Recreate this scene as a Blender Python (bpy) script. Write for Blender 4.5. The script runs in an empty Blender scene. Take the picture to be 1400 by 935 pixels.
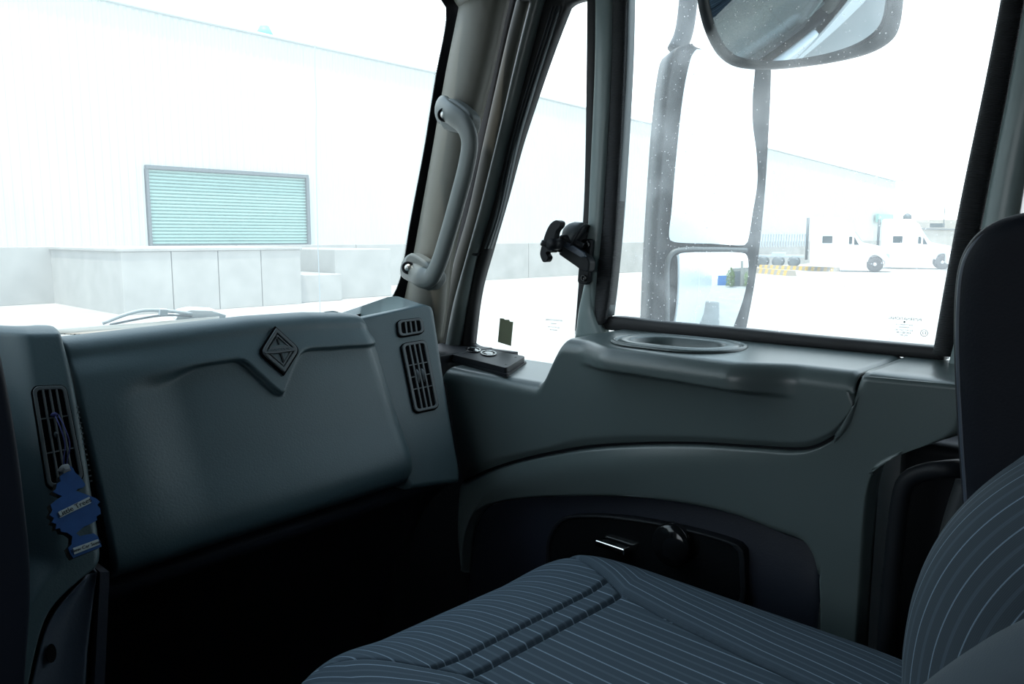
import bpy, bmesh, math, random
from mathutils import Vector, Matrix
random.seed(7)
SC = bpy.context.scene
COL = SC.collection
EZ = 2.35                      # eye height above the yard; all coordinates below are relative to the eye

# ------------------------------------------------------------------ camera
F = 1089.0
YAW = math.radians(46); PIT = math.atan(143 / F)
cd = bpy.data.cameras.new('camera'); cam = bpy.data.objects.new('camera', cd); COL.objects.link(cam)
cd.sensor_fit = 'HORIZONTAL'; cd.sensor_width = 36; cd.lens = 36 * F / 1400
cd.clip_start = .02; cd.clip_end = 1500
cam.location = (0, 0, EZ)
cam.rotation_euler = (math.pi / 2 - PIT, 0, -YAW)
SC.camera = cam
# ------------------------------------------------------------------ sky, sun, exposure
w = bpy.data.worlds.new('sky'); SC.world = w; w.use_nodes = True
nt = w.node_tree; nt.nodes.clear()
out = nt.nodes.new('ShaderNodeOutputWorld'); bg = nt.nodes.new('ShaderNodeBackground')
tc = nt.nodes.new('ShaderNodeTexCoord'); sx = nt.nodes.new('ShaderNodeSeparateXYZ'); rp = nt.nodes.new('ShaderNodeValToRGB')
nt.links.new(tc.outputs['Generated'], sx.inputs[0]); nt.links.new(sx.outputs['Z'], rp.inputs[0])
rp.color_ramp.elements[0].color = (.92, .97, 1, 1); rp.color_ramp.elements[0].position = 0
rp.color_ramp.elements[1].color = (.60, .80, 1, 1); rp.color_ramp.elements[1].position = 1
nt.links.new(rp.outputs[0], bg.inputs['Color']); bg.inputs['Strength'].default_value = 2.0
nt.links.new(bg.outputs[0], out.inputs[0])
sd = bpy.data.lights.new('sun', 'SUN'); sun = bpy.data.objects.new('sun', sd); COL.objects.link(sun)
sd.energy = 3.4; sd.angle = math.radians(1.0); sd.color = (1, .965, .9)
sun.rotation_euler = Vector((-.22, -.16, .96)).to_track_quat('Z', 'Y').to_euler(); sun.location = (0, 0, 30)
vs = SC.view_settings; vs.view_transform = 'Standard'; vs.look = 'None'; vs.gamma = 1; vs.use_curve_mapping = False
vs.exposure = 0.6

# ------------------------------------------------------------------ helpers: pixel ray -> point on a real plane
fv = Vector((math.sin(YAW) * math.cos(PIT), math.cos(YAW) * math.cos(PIT), -math.sin(PIT)))
rv = Vector((math.cos(YAW), -math.sin(YAW), 0)); uv_ = rv.cross(fv)
def ray(px, py): return fv + rv * ((px - 700) / F) + uv_ * (-(py - 467.5) / F)
def hit(px, py, n, d):
    v = ray(px, py); return v * (d / Vector(n).dot(v))
def PX(x): return lambda px, py, o=0: hit(px, py, (1, 0, 0), x + o)
def PY(y): return lambda px, py, o=0: hit(px, py, (0, 1, 0), y + o)
def PZ(z): return lambda px, py, o=0: hit(px, py, (0, 0, 1), z + o)
def PD(off): return lambda px, py, o=0: hit(px, py, (0, 1, -.5), 1.315 + off + o)
ND = Vector((0, -1, .5)).normalized()
def PP(p0, n): return lambda px, py, o=0: hit(px, py, n, Vector(n).dot(p0) + o)

def link(o): COL.objects.link(o); return o
def tag(o, label=None, cat=None, group=None, kind=None):
    if label: o['label'] = label
    if cat: o['category'] = cat
    if group: o['group'] = group
    if kind: o['kind'] = kind
    return o
def thing(name, loc, label=None, cat=None, group=None, kind=None):
    o = link(bpy.data.objects.new(name, None)); o.empty_display_size = .05
    o.location = (loc[0], loc[1], loc[2] + EZ); return tag(o, label, cat, group, kind)
def org(o):
    v = Vector((0, 0, EZ))
    while o is not None: v = v - Vector(o.location); o = o.parent
    return v
def mk(name, vf, mat, parent=None, smooth=True, bevel=0, solid=0, uvs=None, loc=None, sub=0, segs=2, wn=False, weld=False):
    """vf = (verts, faces) in eye-relative metres; becomes one mesh object"""
    verts, faces = vf
    o_ = Vector(loc) if (parent is None and loc is not None) else None
    sh = -o_ if o_ is not None else (org(parent) if parent else Vector((0, 0, 0)))
    me = bpy.data.meshes.new(name)
    me.from_pydata([tuple(Vector(v) + sh) for v in verts], [], faces); me.validate()
    bm = bmesh.new(); bm.from_mesh(me)
    if weld: bmesh.ops.remove_doubles(bm, verts=bm.verts, dist=1e-4)
    bmesh.ops.recalc_face_normals(bm, faces=bm.faces) if not uvs else None
    bm.to_mesh(me); bm.free()
    if uvs:
        l = me.uv_layers.new(name='UVMap')
        if callable(uvs):
            for p_ in me.polygons:
                ce_ = p_.center - sh
                for li in p_.loop_indices: l.data[li].uv = uvs(me.vertices[me.loops[li].vertex_index].co - sh, ce_)
        else:
            for lp in me.loops: l.data[lp.index].uv = uvs[lp.vertex_index]
    me.materials.append(mat)
    if smooth: me.polygons.foreach_set('use_smooth', [True] * len(me.polygons))
    o = link(bpy.data.objects.new(name, me))
    if parent: o.parent = parent
    else: o.location = (o_ if o_ is not None else Vector((0, 0, 0))) + Vector((0, 0, EZ))
    if solid:
        tot = 0; off = (org(parent) if parent else Vector((0, 0, 0)))
        for p_ in me.polygons: tot += p_.normal.dot(-(p_.center - off)) * p_.area
        if tot < 0: me.flip_normals()
        m = o.modifiers.new('solid', 'SOLIDIFY'); m.thickness = solid; m.offset = -1
    if bevel:
        m = o.modifiers.new('bevel', 'BEVEL'); m.width = bevel; m.segments = segs; m.limit_method = 'ANGLE'; m.angle_limit = math.radians(35)
    if sub:
        m = o.modifiers.new('sub', 'SUBSURF'); m.levels = sub; m.render_levels = sub
    if smooth and (bevel or wn):
        me.polygons.foreach_set('use_smooth', [True] * len(me.polygons))
        m = o.modifiers.new('wn', 'WEIGHTED_NORMAL'); m.keep_sharp = False
    return o
def join(*vfs):
    V = []; Fc = []
    for v, f in vfs:
        n = len(V); V += list(v); Fc += [tuple(i + n for i in q) for q in f]
    return V, Fc
def box(x0, x1, y0, y1, z0, z1):
    V = [(x, y, z) for x in (x0, x1) for y in (y0, y1) for z in (z0, z1)]
    return V, [(0, 1, 3, 2), (4, 6, 7, 5), (0, 4, 5, 1), (2, 3, 7, 6), (0, 2, 6, 4), (1, 5, 7, 3)]
def xf(vf, M): return [M @ Vector(v) for v in vf[0]], vf[1]
def prism(pts, ext):
    """closed 3D outline extruded by vector ext"""
    n = len(pts); ext = Vector(ext)
    V = [Vector(p) for p in pts] + [Vector(p) + ext for p in pts]
    return V, [tuple(range(n)), tuple(range(2 * n - 1, n - 1, -1))] + [(i, (i + 1) % n, n + (i + 1) % n, n + i) for i in range(n)]
def ringprism(outer, inner, ext):
    n = len(outer); ext = Vector(ext)
    V = [Vector(p) for p in outer] + [Vector(p) for p in inner]
    V += [v + ext for v in V]
    Fc = []
    for i in range(n):
        j = (i + 1) % n
        Fc += [(i, j, n + j, n + i), (2*n + i, 3*n + i, 3*n + j, 2*n + j), (i, 2*n + i, 2*n + j, j), (n + i, n + j, 3*n + j, 3*n + i)]
    return V, Fc
def cr(pts, n):
    """Catmull-Rom resample of a polyline to n points (chord-length)"""
    pts = [Vector(p) for p in pts]
    if len(pts) == 2: return [pts[0].lerp(pts[1], i / (n - 1)) for i in range(n)]
    cum = [0]
    for a, b in zip(pts, pts[1:]): cum.append(cum[-1] + max((b - a).length, 1e-6))
    T = cum[-1]; res = []
    def tang(i):
        if i == 0: return (pts[1] - pts[0]) / (cum[1] - cum[0])
        if i == len(pts) - 1: return (pts[-1] - pts[-2]) / (cum[-1] - cum[-2])
        return (pts[i+1] - pts[i-1]) / (cum[i+1] - cum[i-1])
    k = 0
    for i in range(n):
        s = T * i / (n - 1)
        while k < len(pts) - 2 and s > cum[k+1]: k += 1
        h = cum[k+1] - cum[k]; t = (s - cum[k]) / h
        a, b = pts[k], pts[k+1]; ma, mb = tang(k) * h, tang(k+1) * h
        res.append(a * (2*t**3 - 3*t**2 + 1) + ma * (t**3 - 2*t*t + t) + b * (-2*t**3 + 3*t*t) + mb * (t**3 - t*t))
    return res
def grid(rows):
    n = len(rows); m = len(rows[0])
    return [p for r in rows for p in r], [(i*m+j, i*m+j+1, (i+1)*m+j+1, (i+1)*m+j) for i in range(n-1) for j in range(m-1)]
def loft(curves, n, m):
    cs = [cr(c, n) for c in curves]
    cols = [cr([c[i] for c in cs], m) for i in range(n)]     # n columns of m
    return [[cols[i][j] for i in range(n)] for j in range(m)]
def frames(path):
    fr = []; up = None
    for i, p in enumerate(path):
        t = (path[min(i+1, len(path)-1)] - path[max(i-1, 0)]).normalized()
        if up is None:
            up = Vector((0, 0, 1)) if abs(t.z) < .9 else Vector((1, 0, 0))
        up = (up - t * up.dot(t)).normalized(); fr.append((p, t, up, t.cross(up)))
    return fr
def tube(path, r, seg=10, n=None, flat=1.0, cap=True):
    path = cr(path, n) if n else [Vector(p) for p in path]
    V = []; N = len(path)
    for i, (p, t, a, b) in enumerate(frames(path)):
        rr = r(i / (N - 1)) if callable(r) else r
        for k in range(seg):
            q = 2 * math.pi * k / seg
            V.append(p + a * (rr * math.cos(q)) + b * (rr * flat * math.sin(q)))
    Fc = [(i*seg+k, i*seg+(k+1) % seg, (i+1)*seg+(k+1) % seg, (i+1)*seg+k) for i in range(N-1) for k in range(seg)]
    if cap: Fc += [tuple(range(seg)), tuple(range(N*seg-1, (N-1)*seg-1, -1))]
    return V, Fc
def cyl(c, axis, r, h, seg=24, r2=None):
    c = Vector(c); ax = Vector(axis).normalized()
    return tube([c, c + ax * h], (lambda t: r + (r2 - r) * t) if r2 is not None else r, seg)
def lathe(c, axis, prof, seg=24):
    """prof: (radius, height) list"""
    c = Vector(c); ax = Vector(axis).normalized(); a = ax.orthogonal().normalized(); b = ax.cross(a)
    V = []; n = len(prof)
    for r, h in prof:
        for k in range(seg):
            q = 2 * math.pi * k / seg; V.append(c + ax * h + a * (r * math.cos(q)) + b * (r * math.sin(q)))
    Fc = [(i*seg+k, i*seg+(k+1) % seg, (i+1)*seg+(k+1) % seg, (i+1)*seg+k) for i in range(n-1) for k in range(seg)]
    Fc += [tuple(range(seg)), tuple(range(n*seg-1, (n-1)*seg-1, -1))]
    return V, Fc
def sst(a, b, x):
    t = max(0, min(1, (x - a) / (b - a))); return t * t * (3 - 2 * t)
def interp(x, xs, ys):
    if x <= xs[0]: return ys[0]
    for i in range(len(xs) - 1):
        if x <= xs[i+1]:
            t = (x - xs[i]) / (xs[i+1] - xs[i]); return ys[i] + (ys[i+1] - ys[i]) * t
    return ys[-1]
def band(L, R, n=40, m=9, bulge=.0, nrm=(-1, 0, 0), depth=.02):
    """strip between two 3D polylines with a rounded front and a flat back: a closed bar"""
    A = cr(L, n); B = cr(R, n); nv = Vector(nrm)
    rows = []
    for i in range(n):
        row = [A[i] - nv * depth]
        for j in range(m):
            s = j / (m - 1); row.append(A[i].lerp(B[i], s) + nv * bulge * math.sin(math.pi * s) ** .6)
        row.append(B[i] - nv * depth); rows.append(row)
    V, Fc = grid(rows); k = m + 2
    Fc += [(i*k, (i+1)*k, (i+1)*k + k - 1, i*k + k - 1) for i in range(n-1)]
    Fc += [tuple(range(k)), tuple(range((n-1)*k + k - 1, (n-1)*k - 1, -1))]
    return V, Fc
def rrect(u0, u1, v0, v1, r, n=5, ar=1.0):
    """rounded rectangle; ar = how much longer v units are than u units"""
    P = []
    for cx, cy, a0 in ((u1-r, v1-r/ar, 0), (u0+r, v1-r/ar, 90), (u0+r, v0+r/ar, 180), (u1-r, v0+r/ar, 270)):
        for k in range(n + 1):
            a = math.radians(a0 + 90 * k / n); P.append((cx + r * math.cos(a), cy + r / ar * math.sin(a)))
    return P
def dome(outline, n, h, rings=10):
    c = sum((Vector(p) for p in outline), Vector()) / len(outline); N = len(outline); n = Vector(n)
    V = [c + n * h]; Fc = []
    for k in range(1, rings + 1):
        r = k / rings
        for p in outline: V.append(c + (Vector(p) - c) * r + n * (h * (1 - r * r)))
    for i in range(N): Fc.append((0, 1 + i, 1 + (i + 1) % N))
    for k in range(rings - 1):
        for i in range(N):
            a = 1 + k * N; b = a + N; j = (i + 1) % N; Fc.append((a + i, b + i, b + j, a + j))
    return V, Fc
def sphdome(outline, n, R, rings=16, up=0):
    V, Fc = dome(outline, n, 0, rings); c = V[0].copy() + Vector((0, 0, up)); n = Vector(n)
    h0 = .55 * max((Vector(p) - c).length_squared for p in outline) / (2 * R)
    return [v + n * (h0 - (v - c).length_squared / (2 * R)) for v in V], Fc
def ptcr(pts, n=60): # closed outline smoothing
    return cr(list(pts) + [pts[0]], n + 1)[:-1]
def text(name, s, size, M, mat, parent, ext=.0004, align='CENTER', sy=1.0):
    cu = bpy.data.curves.new(name, 'FONT'); cu.body = s; cu.size = size; cu.extrude = ext; cu.align_x = align; cu.align_y = 'CENTER'
    t = bpy.data.objects.new('tmp', cu); COL.objects.link(t)
    dg = bpy.context.evaluated_depsgraph_get(); me = bpy.data.meshes.new_from_object(t.evaluated_get(dg))
    bpy.data.objects.remove(t)
    V = [M @ Vector((v.co.x, v.co.y * sy, v.co.z)) for v in me.vertices]; Fc = [tuple(p.vertices) for p in me.polygons]
    return mk(name, (V, Fc), mat, parent, smooth=False)
def basis(o, ex, ey, ez=None):
    ex = Vector(ex).normalized(); ey = Vector(ey); ey = (ey - ex * ey.dot(ex)).normalized(); ez = ex.cross(ey)
    return Matrix(((ex.x, ey.x, ez.x, o[0]), (ex.y, ey.y, ez.y, o[1]), (ex.z, ey.z, ez.z, o[2]), (0, 0, 0, 1)))

# ------------------------------------------------------------------ materials
def mat(name, col, rough=.5, metal=0, spec=.5, bump=None, var=0, vscale=20, emis=None, coord='Object'):
    m = bpy.data.materials.new(name); m.use_nodes = True; t = m.node_tree; b = t.nodes['Principled BSDF']
    b.inputs['Base Color'].default_value = (*col, 1); b.inputs['Roughness'].default_value = rough
    b.inputs['Metallic'].default_value = metal; b.inputs['Specular IOR Level'].default_value = spec
    tcn = t.nodes.new('ShaderNodeTexCoord')
    if var:
        n = t.nodes.new('ShaderNodeTexNoise'); n.inputs['Scale'].default_value = vscale; n.inputs['Detail'].default_value = 5
        r = t.nodes.new('ShaderNodeValToRGB')
        r.color_ramp.elements[0].color = (*[c * (1 - var) for c in col], 1); r.color_ramp.elements[1].color = (*[min(1, c * (1 + var)) for c in col], 1)
        r.color_ramp.elements[0].position = .3; r.color_ramp.elements[1].position = .7
        t.links.new(tcn.outputs[coord], n.inputs['Vector']); t.links.new(n.outputs['Fac'], r.inputs[0]); t.links.new(r.outputs[0], b.inputs['Base Color'])
    if bump:
        sc, st, kind = bump
        if kind == 'voronoi':
            n = t.nodes.new('ShaderNodeTexVoronoi'); n.feature = 'DISTANCE_TO_EDGE'; n.inputs['Scale'].default_value = sc; o_ = n.outputs['Distance']
        else:
            n = t.nodes.new('ShaderNodeTexNoise'); n.inputs['Scale'].default_value = sc; n.inputs['Detail'].default_value = 4; o_ = n.outputs['Fac']
        bp = t.nodes.new('ShaderNodeBump'); bp.inputs['Strength'].default_value = st; bp.inputs['Distance'].default_value = .001
        t.links.new(tcn.outputs[coord], n.inputs['Vector']); t.links.new(o_, bp.inputs['Height']); t.links.new(bp.outputs[0], b.inputs['Normal'])
    return m
M_DASH = mat('grained_grey_plastic', (.052, .088, .100), .44, bump=(330, .30, 'noise'), var=.06, vscale=6)
M_DOOR = mat('door_grey_plastic', (.080, .106, .107), .31, spec=.5, bump=(380, .16, 'noise'), var=.05, vscale=5)
M_PILLAR = mat('warm_grey_plastic', (.095, .095, .080), .5, bump=(300, .12, 'noise'), var=.04)
M_HANDLE = mat('handle_plastic', (.085, .098, .095), .42, bump=(400, .1, 'noise'))
M_PAINT = mat('painted_metal', (.22, .28, .28), .3, var=.06, vscale=12)
M_RIDGE = mat('door_frame_paint', (.15, .18, .175), .3)
M_RUB = mat('black_rubber', (.012, .013, .015), .6, bump=(250, .2, 'noise'))
M_RIBRUB = mat('channel_rubber', (.014, .016, .019), .5)
M_BLK = mat('black_plastic', (.009, .011, .014), .5, spec=.2)
M_VOID = mat('vent_shade_black', (.004, .004, .005), 1.0, spec=.02)  # matte near-black, shade of the vent hollows put into the colour
M_GLOSS = mat('glossy_black_plastic', (.006, .007, .008), .12)
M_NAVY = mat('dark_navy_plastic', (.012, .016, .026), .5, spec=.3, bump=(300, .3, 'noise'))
M_NAVY2 = mat('blue_grey_plastic', (.045, .06, .085), .42, bump=(300, .2, 'noise'))
M_VENT = mat('vent_plastic', (.060, .075, .082), .45)
M_VIN = mat('black_vinyl', (.005, .007, .012), .6, spec=.14, bump=(420, .25, 'noise'))
M_STITCH = mat('stitch_thread', (.16, .16, .2), .7)
M_CHROME = mat('chrome', (.8, .8, .8), .08, 1)
M_STEEL = mat('screw_steel', (.55, .55, .53), .3, 1)
M_CARP = mat('black_carpet', (.01, .01, .012), .95, bump=(120, .8, 'noise'))
M_HEAD = mat('headliner', (.07, .075, .08), .9, bump=(200, .3, 'noise'))
M_BODY = mat('white_truck_paint', (.8, .82, .84), .25)
M_CONC = mat('yard_concrete', (.37, .355, .335), .9, var=.10, vscale=.6)
M_WALLC = mat('cast_concrete', (.34, .335, .318), .9, var=.10, vscale=1.1, bump=(3, .5, 'noise'))
M_CLAD = mat('white_cladding', (.49, .525, .53), .6, var=.03, vscale=.4)
M_SHUT = mat('pale_green_shutter', (.27, .43, .40), .5, var=.04, vscale=2)
M_DKMET = mat('dark_frame_metal', (.12, .14, .15), .5, .3)
M_FENCE = mat('fence_steel', (.42, .48, .52), .5)
M_TYRE = mat('tyre_rubber', (.07, .07, .075), .8)
M_HUB = mat('wheel_metal', (.6, .6, .62), .3, .7)
M_TGLASS = mat('dark_vehicle_glass', (.03, .05, .06), .1)
M_TGLAZ = mat('pale_vehicle_glass', (.28, .42, .42), .1)
M_YEL = mat('kerb_yellow', (.55, .36, .09), .8)
M_KBLK = mat('kerb_black', (.30, .27, .23), .8)
M_LEAF = mat('leaf_green', (.16, .24, .07), .7, var=.4, vscale=3)
M_BLUEC = mat('blue_container_paint', (.05, .2, .5), .5)
M_TREE = mat('air_freshener_blue', (.014, .085, .28), .6, var=.12, vscale=60)
M_TREEBK = mat('dark_tree_brown', (.05, .045, .035), .7)
M_LABEL = mat('label_paper', (.52, .60, .60), .7)
M_INK = mat('ink', (.015, .02, .03), .6)
M_STRING = mat('blue_string', (.01, .015, .10), .8)
M_ETCH = mat('etched_print', (.10, .12, .12), .8)
M_STICK = mat('green_tint_sticker', (.30, .34, .22), .6)
M_CAPBLUE = mat('blue_vent_cap', (.15, .5, .7), .5)
M_BRICK = mat('far_wall_render', (.36, .34, .31), .9, var=.06, vscale=.5)
M_MIRH = mat('mirror_housing_black', (.035, .042, .048), .45, var=.3, vscale=30)

def wm(m, scale, axis):                                            # adds fine ribs to the channel rubber
    t = m.node_tree; b = t.nodes['Principled BSDF']; c = t.nodes.new('ShaderNodeTexCoord'); n = t.nodes.new('ShaderNodeTexWave')
    n.bands_direction = axis; n.inputs['Scale'].default_value = scale; bp = t.nodes.new('ShaderNodeBump')
    bp.inputs['Strength'].default_value = .5; bp.inputs['Distance'].default_value = .002
    t.links.new(c.outputs['Object'], n.inputs['Vector']); t.links.new(n.outputs['Fac'], bp.inputs['Height']); t.links.new(bp.outputs[0], b.inputs['Normal'])
wm(M_RIBRUB, 130, 'Z')
# glass: clear pane with reflection and a dusty film thickened to stand in for flare haze
def glass(name, dust_haze=.05, spots=False):
    m = bpy.data.materials.new(name); m.use_nodes = True; t = m.node_tree; t.nodes.clear()
    o = t.nodes.new('ShaderNodeOutputMaterial'); tr = t.nodes.new('ShaderNodeBsdfTransparent'); gl = t.nodes.new('ShaderNodeBsdfGlossy')
    gl.inputs['Roughness'].default_value = 0.0; tr.inputs['Color'].default_value = (.93, .96, .95, 1)
    fr = t.nodes.new('ShaderNodeLayerWeight'); fr.inputs['Blend'].default_value = .12
    mx = t.nodes.new('ShaderNodeMixShader'); sc = t.nodes.new('ShaderNodeMath'); sc.operation = 'MULTIPLY'; sc.inputs[1].default_value = .35
    t.links.new(fr.outputs['Fresnel'], sc.inputs[0]); t.links.new(sc.outputs[0], mx.inputs[0]); t.links.new(tr.outputs[0], mx.inputs[1]); t.links.new(gl.outputs[0], mx.inputs[2])
    tl = t.nodes.new('ShaderNodeBsdfTranslucent'); tl.inputs['Color'].default_value = (.9, .93, .95, 1)
    m2 = t.nodes.new('ShaderNodeMixShader'); m2.inputs[0].default_value = dust_haze
    if spots:
        c = t.nodes.new('ShaderNodeTexCoord'); v = t.nodes.new('ShaderNodeTexVoronoi'); v.inputs['Scale'].default_value = 95
        n = t.nodes.new('ShaderNodeTexNoise'); n.inputs['Scale'].default_value = 9; n.inputs['Detail'].default_value = 4
        a = t.nodes.new('ShaderNodeMath'); a.operation = 'LESS_THAN'; a.inputs[1].default_value = .11
        r = t.nodes.new('ShaderNodeMapRange'); r.inputs['From Min'].default_value = .45; r.inputs['From Max'].default_value = .7; r.inputs['To Min'].default_value = dust_haze * .6; r.inputs['To Max'].default_value = dust_haze * 1.6
        k = t.nodes.new('ShaderNodeMath'); k.operation = 'MULTIPLY_ADD'; k.inputs[1].default_value = .35
        t.links.new(c.outputs['Object'], v.inputs['Vector']); t.links.new(c.outputs['Object'], n.inputs['Vector'])
        t.links.new(v.outputs['Distance'], a.inputs[0]); t.links.new(n.outputs['Fac'], r.inputs['Value'])
        t.links.new(a.outputs[0], k.inputs[0]); t.links.new(r.outputs[0], k.inputs[2]); t.links.new(k.outputs[0], m2.inputs[0])
    t.links.new(mx.outputs[0], m2.inputs[1]); t.links.new(tl.outputs[0], m2.inputs[2]); t.links.new(m2.outputs[0], o.inputs[0]); return m
M_WS = glass('windshield_glass', .09); M_DG = glass('door_glass', .11, True)
M_MIR = mat('mirror_glass', (.70, .78, .82), .02, 1)
# striped seat cloth: stripes run along V, spaced along U (metres)
def fabric(name, base, line, period, width):
    m = mat(name, base, .85, spec=.2); t = m.node_tree; b = t.nodes['Principled BSDF']
    u = t.nodes.new('ShaderNodeUVMap'); u.uv_map = 'UVMap'; s = t.nodes.new('ShaderNodeSeparateXYZ'); t.links.new(u.outputs[0], s.inputs[0])
    def mth(op, a, bb=None, c=None):
        n = t.nodes.new('ShaderNodeMath'); n.operation = op
        for i, q in enumerate((a, bb, c)):
            if q is None: continue
            if isinstance(q, (int, float)): n.inputs[i].default_value = q
            else: t.links.new(q, n.inputs[i])
        return n.outputs[0]
    fr = mth('FRACT', mth('DIVIDE', s.outputs['X'], period))
    d = mth('ABSOLUTE', mth('SUBTRACT', fr, .5))
    l = mth('LESS_THAN', d, width / period / 2)
    fr2 = mth('ABSOLUTE', mth('SUBTRACT', mth('FRACT', mth('ADD', mth('DIVIDE', s.outputs['X'], period), .5)), .5))
    l2 = mth('MULTIPLY', mth('LESS_THAN', fr2, .07), .12)
    wa = mth('SINE', mth('MULTIPLY', mth('ADD', s.outputs['X'], s.outputs['Y']), 2600)); wb = mth('SINE', mth('MULTIPLY', mth('SUBTRACT', s.outputs['X'], s.outputs['Y']), 2600))
    wv = mth('MULTIPLY_ADD', mth('MULTIPLY', wa, wb), .16, 1.0)
    no = t.nodes.new('ShaderNodeTexNoise'); no.inputs['Scale'].default_value = 900; t.links.new(u.outputs[0], no.inputs['Vector'])
    thr = mth('MULTIPLY', l, mth('MULTIPLY_ADD', no.outputs['Fac'], .9, .35))
    mx = t.nodes.new('ShaderNodeMix'); mx.data_type = 'RGBA'; mx.inputs[6].default_value = (*base, 1); mx.inputs[7].default_value = (*line, 1)
    t.links.new(mth('MINIMUM', mth('ADD', thr, l2), 1.0), mx.inputs[0])
    vm = t.nodes.new('ShaderNodeVectorMath'); vm.operation = 'SCALE'; t.links.new(mx.outputs[2], vm.inputs[0]); t.links.new(wv, vm.inputs['Scale'])
    t.links.new(vm.outputs[0], b.inputs['Base Color'])
    bp = t.nodes.new('ShaderNodeBump'); bp.inputs['Strength'].default_value = .3; bp.inputs['Distance'].default_value = .0006
    t.links.new(wv, bp.inputs['Height']); t.links.new(bp.outputs[0], b.inputs['Normal']); return m
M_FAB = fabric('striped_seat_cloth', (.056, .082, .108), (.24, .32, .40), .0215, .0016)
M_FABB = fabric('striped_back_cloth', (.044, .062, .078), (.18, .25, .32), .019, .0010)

# ================================================================== THE YARD OUTSIDE
mk('floor', box(-60, 160, -80, 140, -2.45, -2.35), M_CONC, smooth=False, loc=(0, 0, -2.35)); tag(bpy.data.objects['floor'], kind='structure')
G = -2.35
# warehouse: facade roughly parallel to the windshield
wh = thing('warehouse', (40, 32, G), 'long white clad warehouse with a sloping roofline beyond the yard', 'building')
def facade(x0, x1, y, zb, zt, pitch=.30, dep=.018):
    n = int((x1 - x0) / pitch); V = []; Fc = []
    for i in range(n + 1):
        x = x0 + i * pitch
        for xx, dd in ((x, 0), (x + pitch * .45, 0), (x + pitch * .55, -dep), (x + pitch * .9, -dep)):
            V += [(xx, y + dd, zb), (xx, y + dd, interp(xx, *zt) if isinstance(zt, tuple) else zt)]
    k = len(V) // 2
    return V, [(2*i, 2*i+2, 2*i+3, 2*i+1) for i in range(k - 1)]
ROOF = ([-60, 10.5, 14, 28.75, 45, 65, 95], [9.4, 8.67, 8.56, 8.3, 7.75, 7.35, 6.2])
# cladding, split around the shutter opening
sh0, sh1, shb, sht = 12.8, 19.72, -.29, 2.63
mk('cladding', join(facade(-50, sh0 - .12, 32, -.33, ROOF), facade(sh1, 94.5, 32, -.33, ROOF)), M_CLAD, wh, smooth=False)
mk('cladding', facade(sh0 - .15, sh1 + .1, 32, sht, ROOF), M_CLAD, wh, smooth=False)
mk('rear_mass', box(-50, 94.5, 32.3, 40, G, 6.0), M_CLAD, wh, smooth=False)
for i in range(24):                                                   # cast base wall in bays with recessed joints
    x0 = -50 + i * 6.02; mk('base_wall_panel', box(x0 + .02, x0 + 6.0, 31.75, 32.3, G, -.33), M_WALLC, wh, smooth=False, bevel=.02)
mk('eave_flashing', tube([(x, 31.9, interp(x, *ROOF)) for x in (-50, 10.5, 14, 28.75, 45, 65, 94.6)], .07, 6), M_CLAD, wh)
sd_ = mk('shutter_frame', join(box(sh0 - .1, sh1 + .1, 31.8, 32.1, sht, sht + .14), box(sh1 - .02, sh1 + .12, 31.8, 32.1, shb, sht), box(sh0 - .1, sh0, 31.85, 32.1, shb, sht), box(sh0 - .1, sh1 + .1, 31.8, 32.1, shb - .06, shb)), M_DKMET, wh, smooth=False)
n = 22; hh = (sht - shb) / n
for i in range(n):
    z0 = shb + i * hh
    mk('shutter_slat', prism([(sh0, 32.0, z0), (sh0, 31.93, z0 + hh * .35), (sh0, 31.93, z0 + hh * .8), (sh0, 32.0, z0 + hh * .97)], (sh1 - sh0, 0, 0)), M_SHUT, sd_, smooth=False)
mk('roof_cap', cyl(PY(33)(362, 52), (0, 0, 1), .45, .5, 16, .2), M_CAPBLUE, wh)
# concrete loading dock
dk = thing('loading_dock', (12, 27, G), 'pale concrete loading dock in front of the green shutter', 'loading dock')
zt = -.33
pA = PZ(zt)(92, 339); pB = PZ(zt)(152, 344); pC = PZ(zt)(420, 337)
c1 = PZ(G)(156, 429); c2 = PZ(G)(422, 416); xa, xb = c1.x, c2.x; yf = (c1.y + c2.y) / 2 - .2
step = (xb - xa) / 4
for i in range(4):
    mk('dock_face_panel', box(xa + i*step + .012, xa + (i+1)*step - .012, yf, yf + .3, G, zt - .1), M_WALLC, dk, smooth=False, bevel=.02)
mk('dock_body', box(xa + .02, xb - .02, yf + .3, 31.75, G, zt - .1), M_WALLC, dk, smooth=False)
mk('dock_top', box(xa - .05, xb + .05, yf - .05, 31.75, zt - .1, zt), M_WALLC, dk, smooth=False, bevel=.02)
mk('dock_step', box(xb + .02, xb + 1.9, yf + .3, 31.75, G, -1.35), M_WALLC, dk, smooth=False, bevel=.03)
mk('ramp_wall', box(xb + 1.95, xb + 4.6, yf + .8, 31.7, G, -.45), M_WALLC, dk, smooth=False, bevel=.03)
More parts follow.
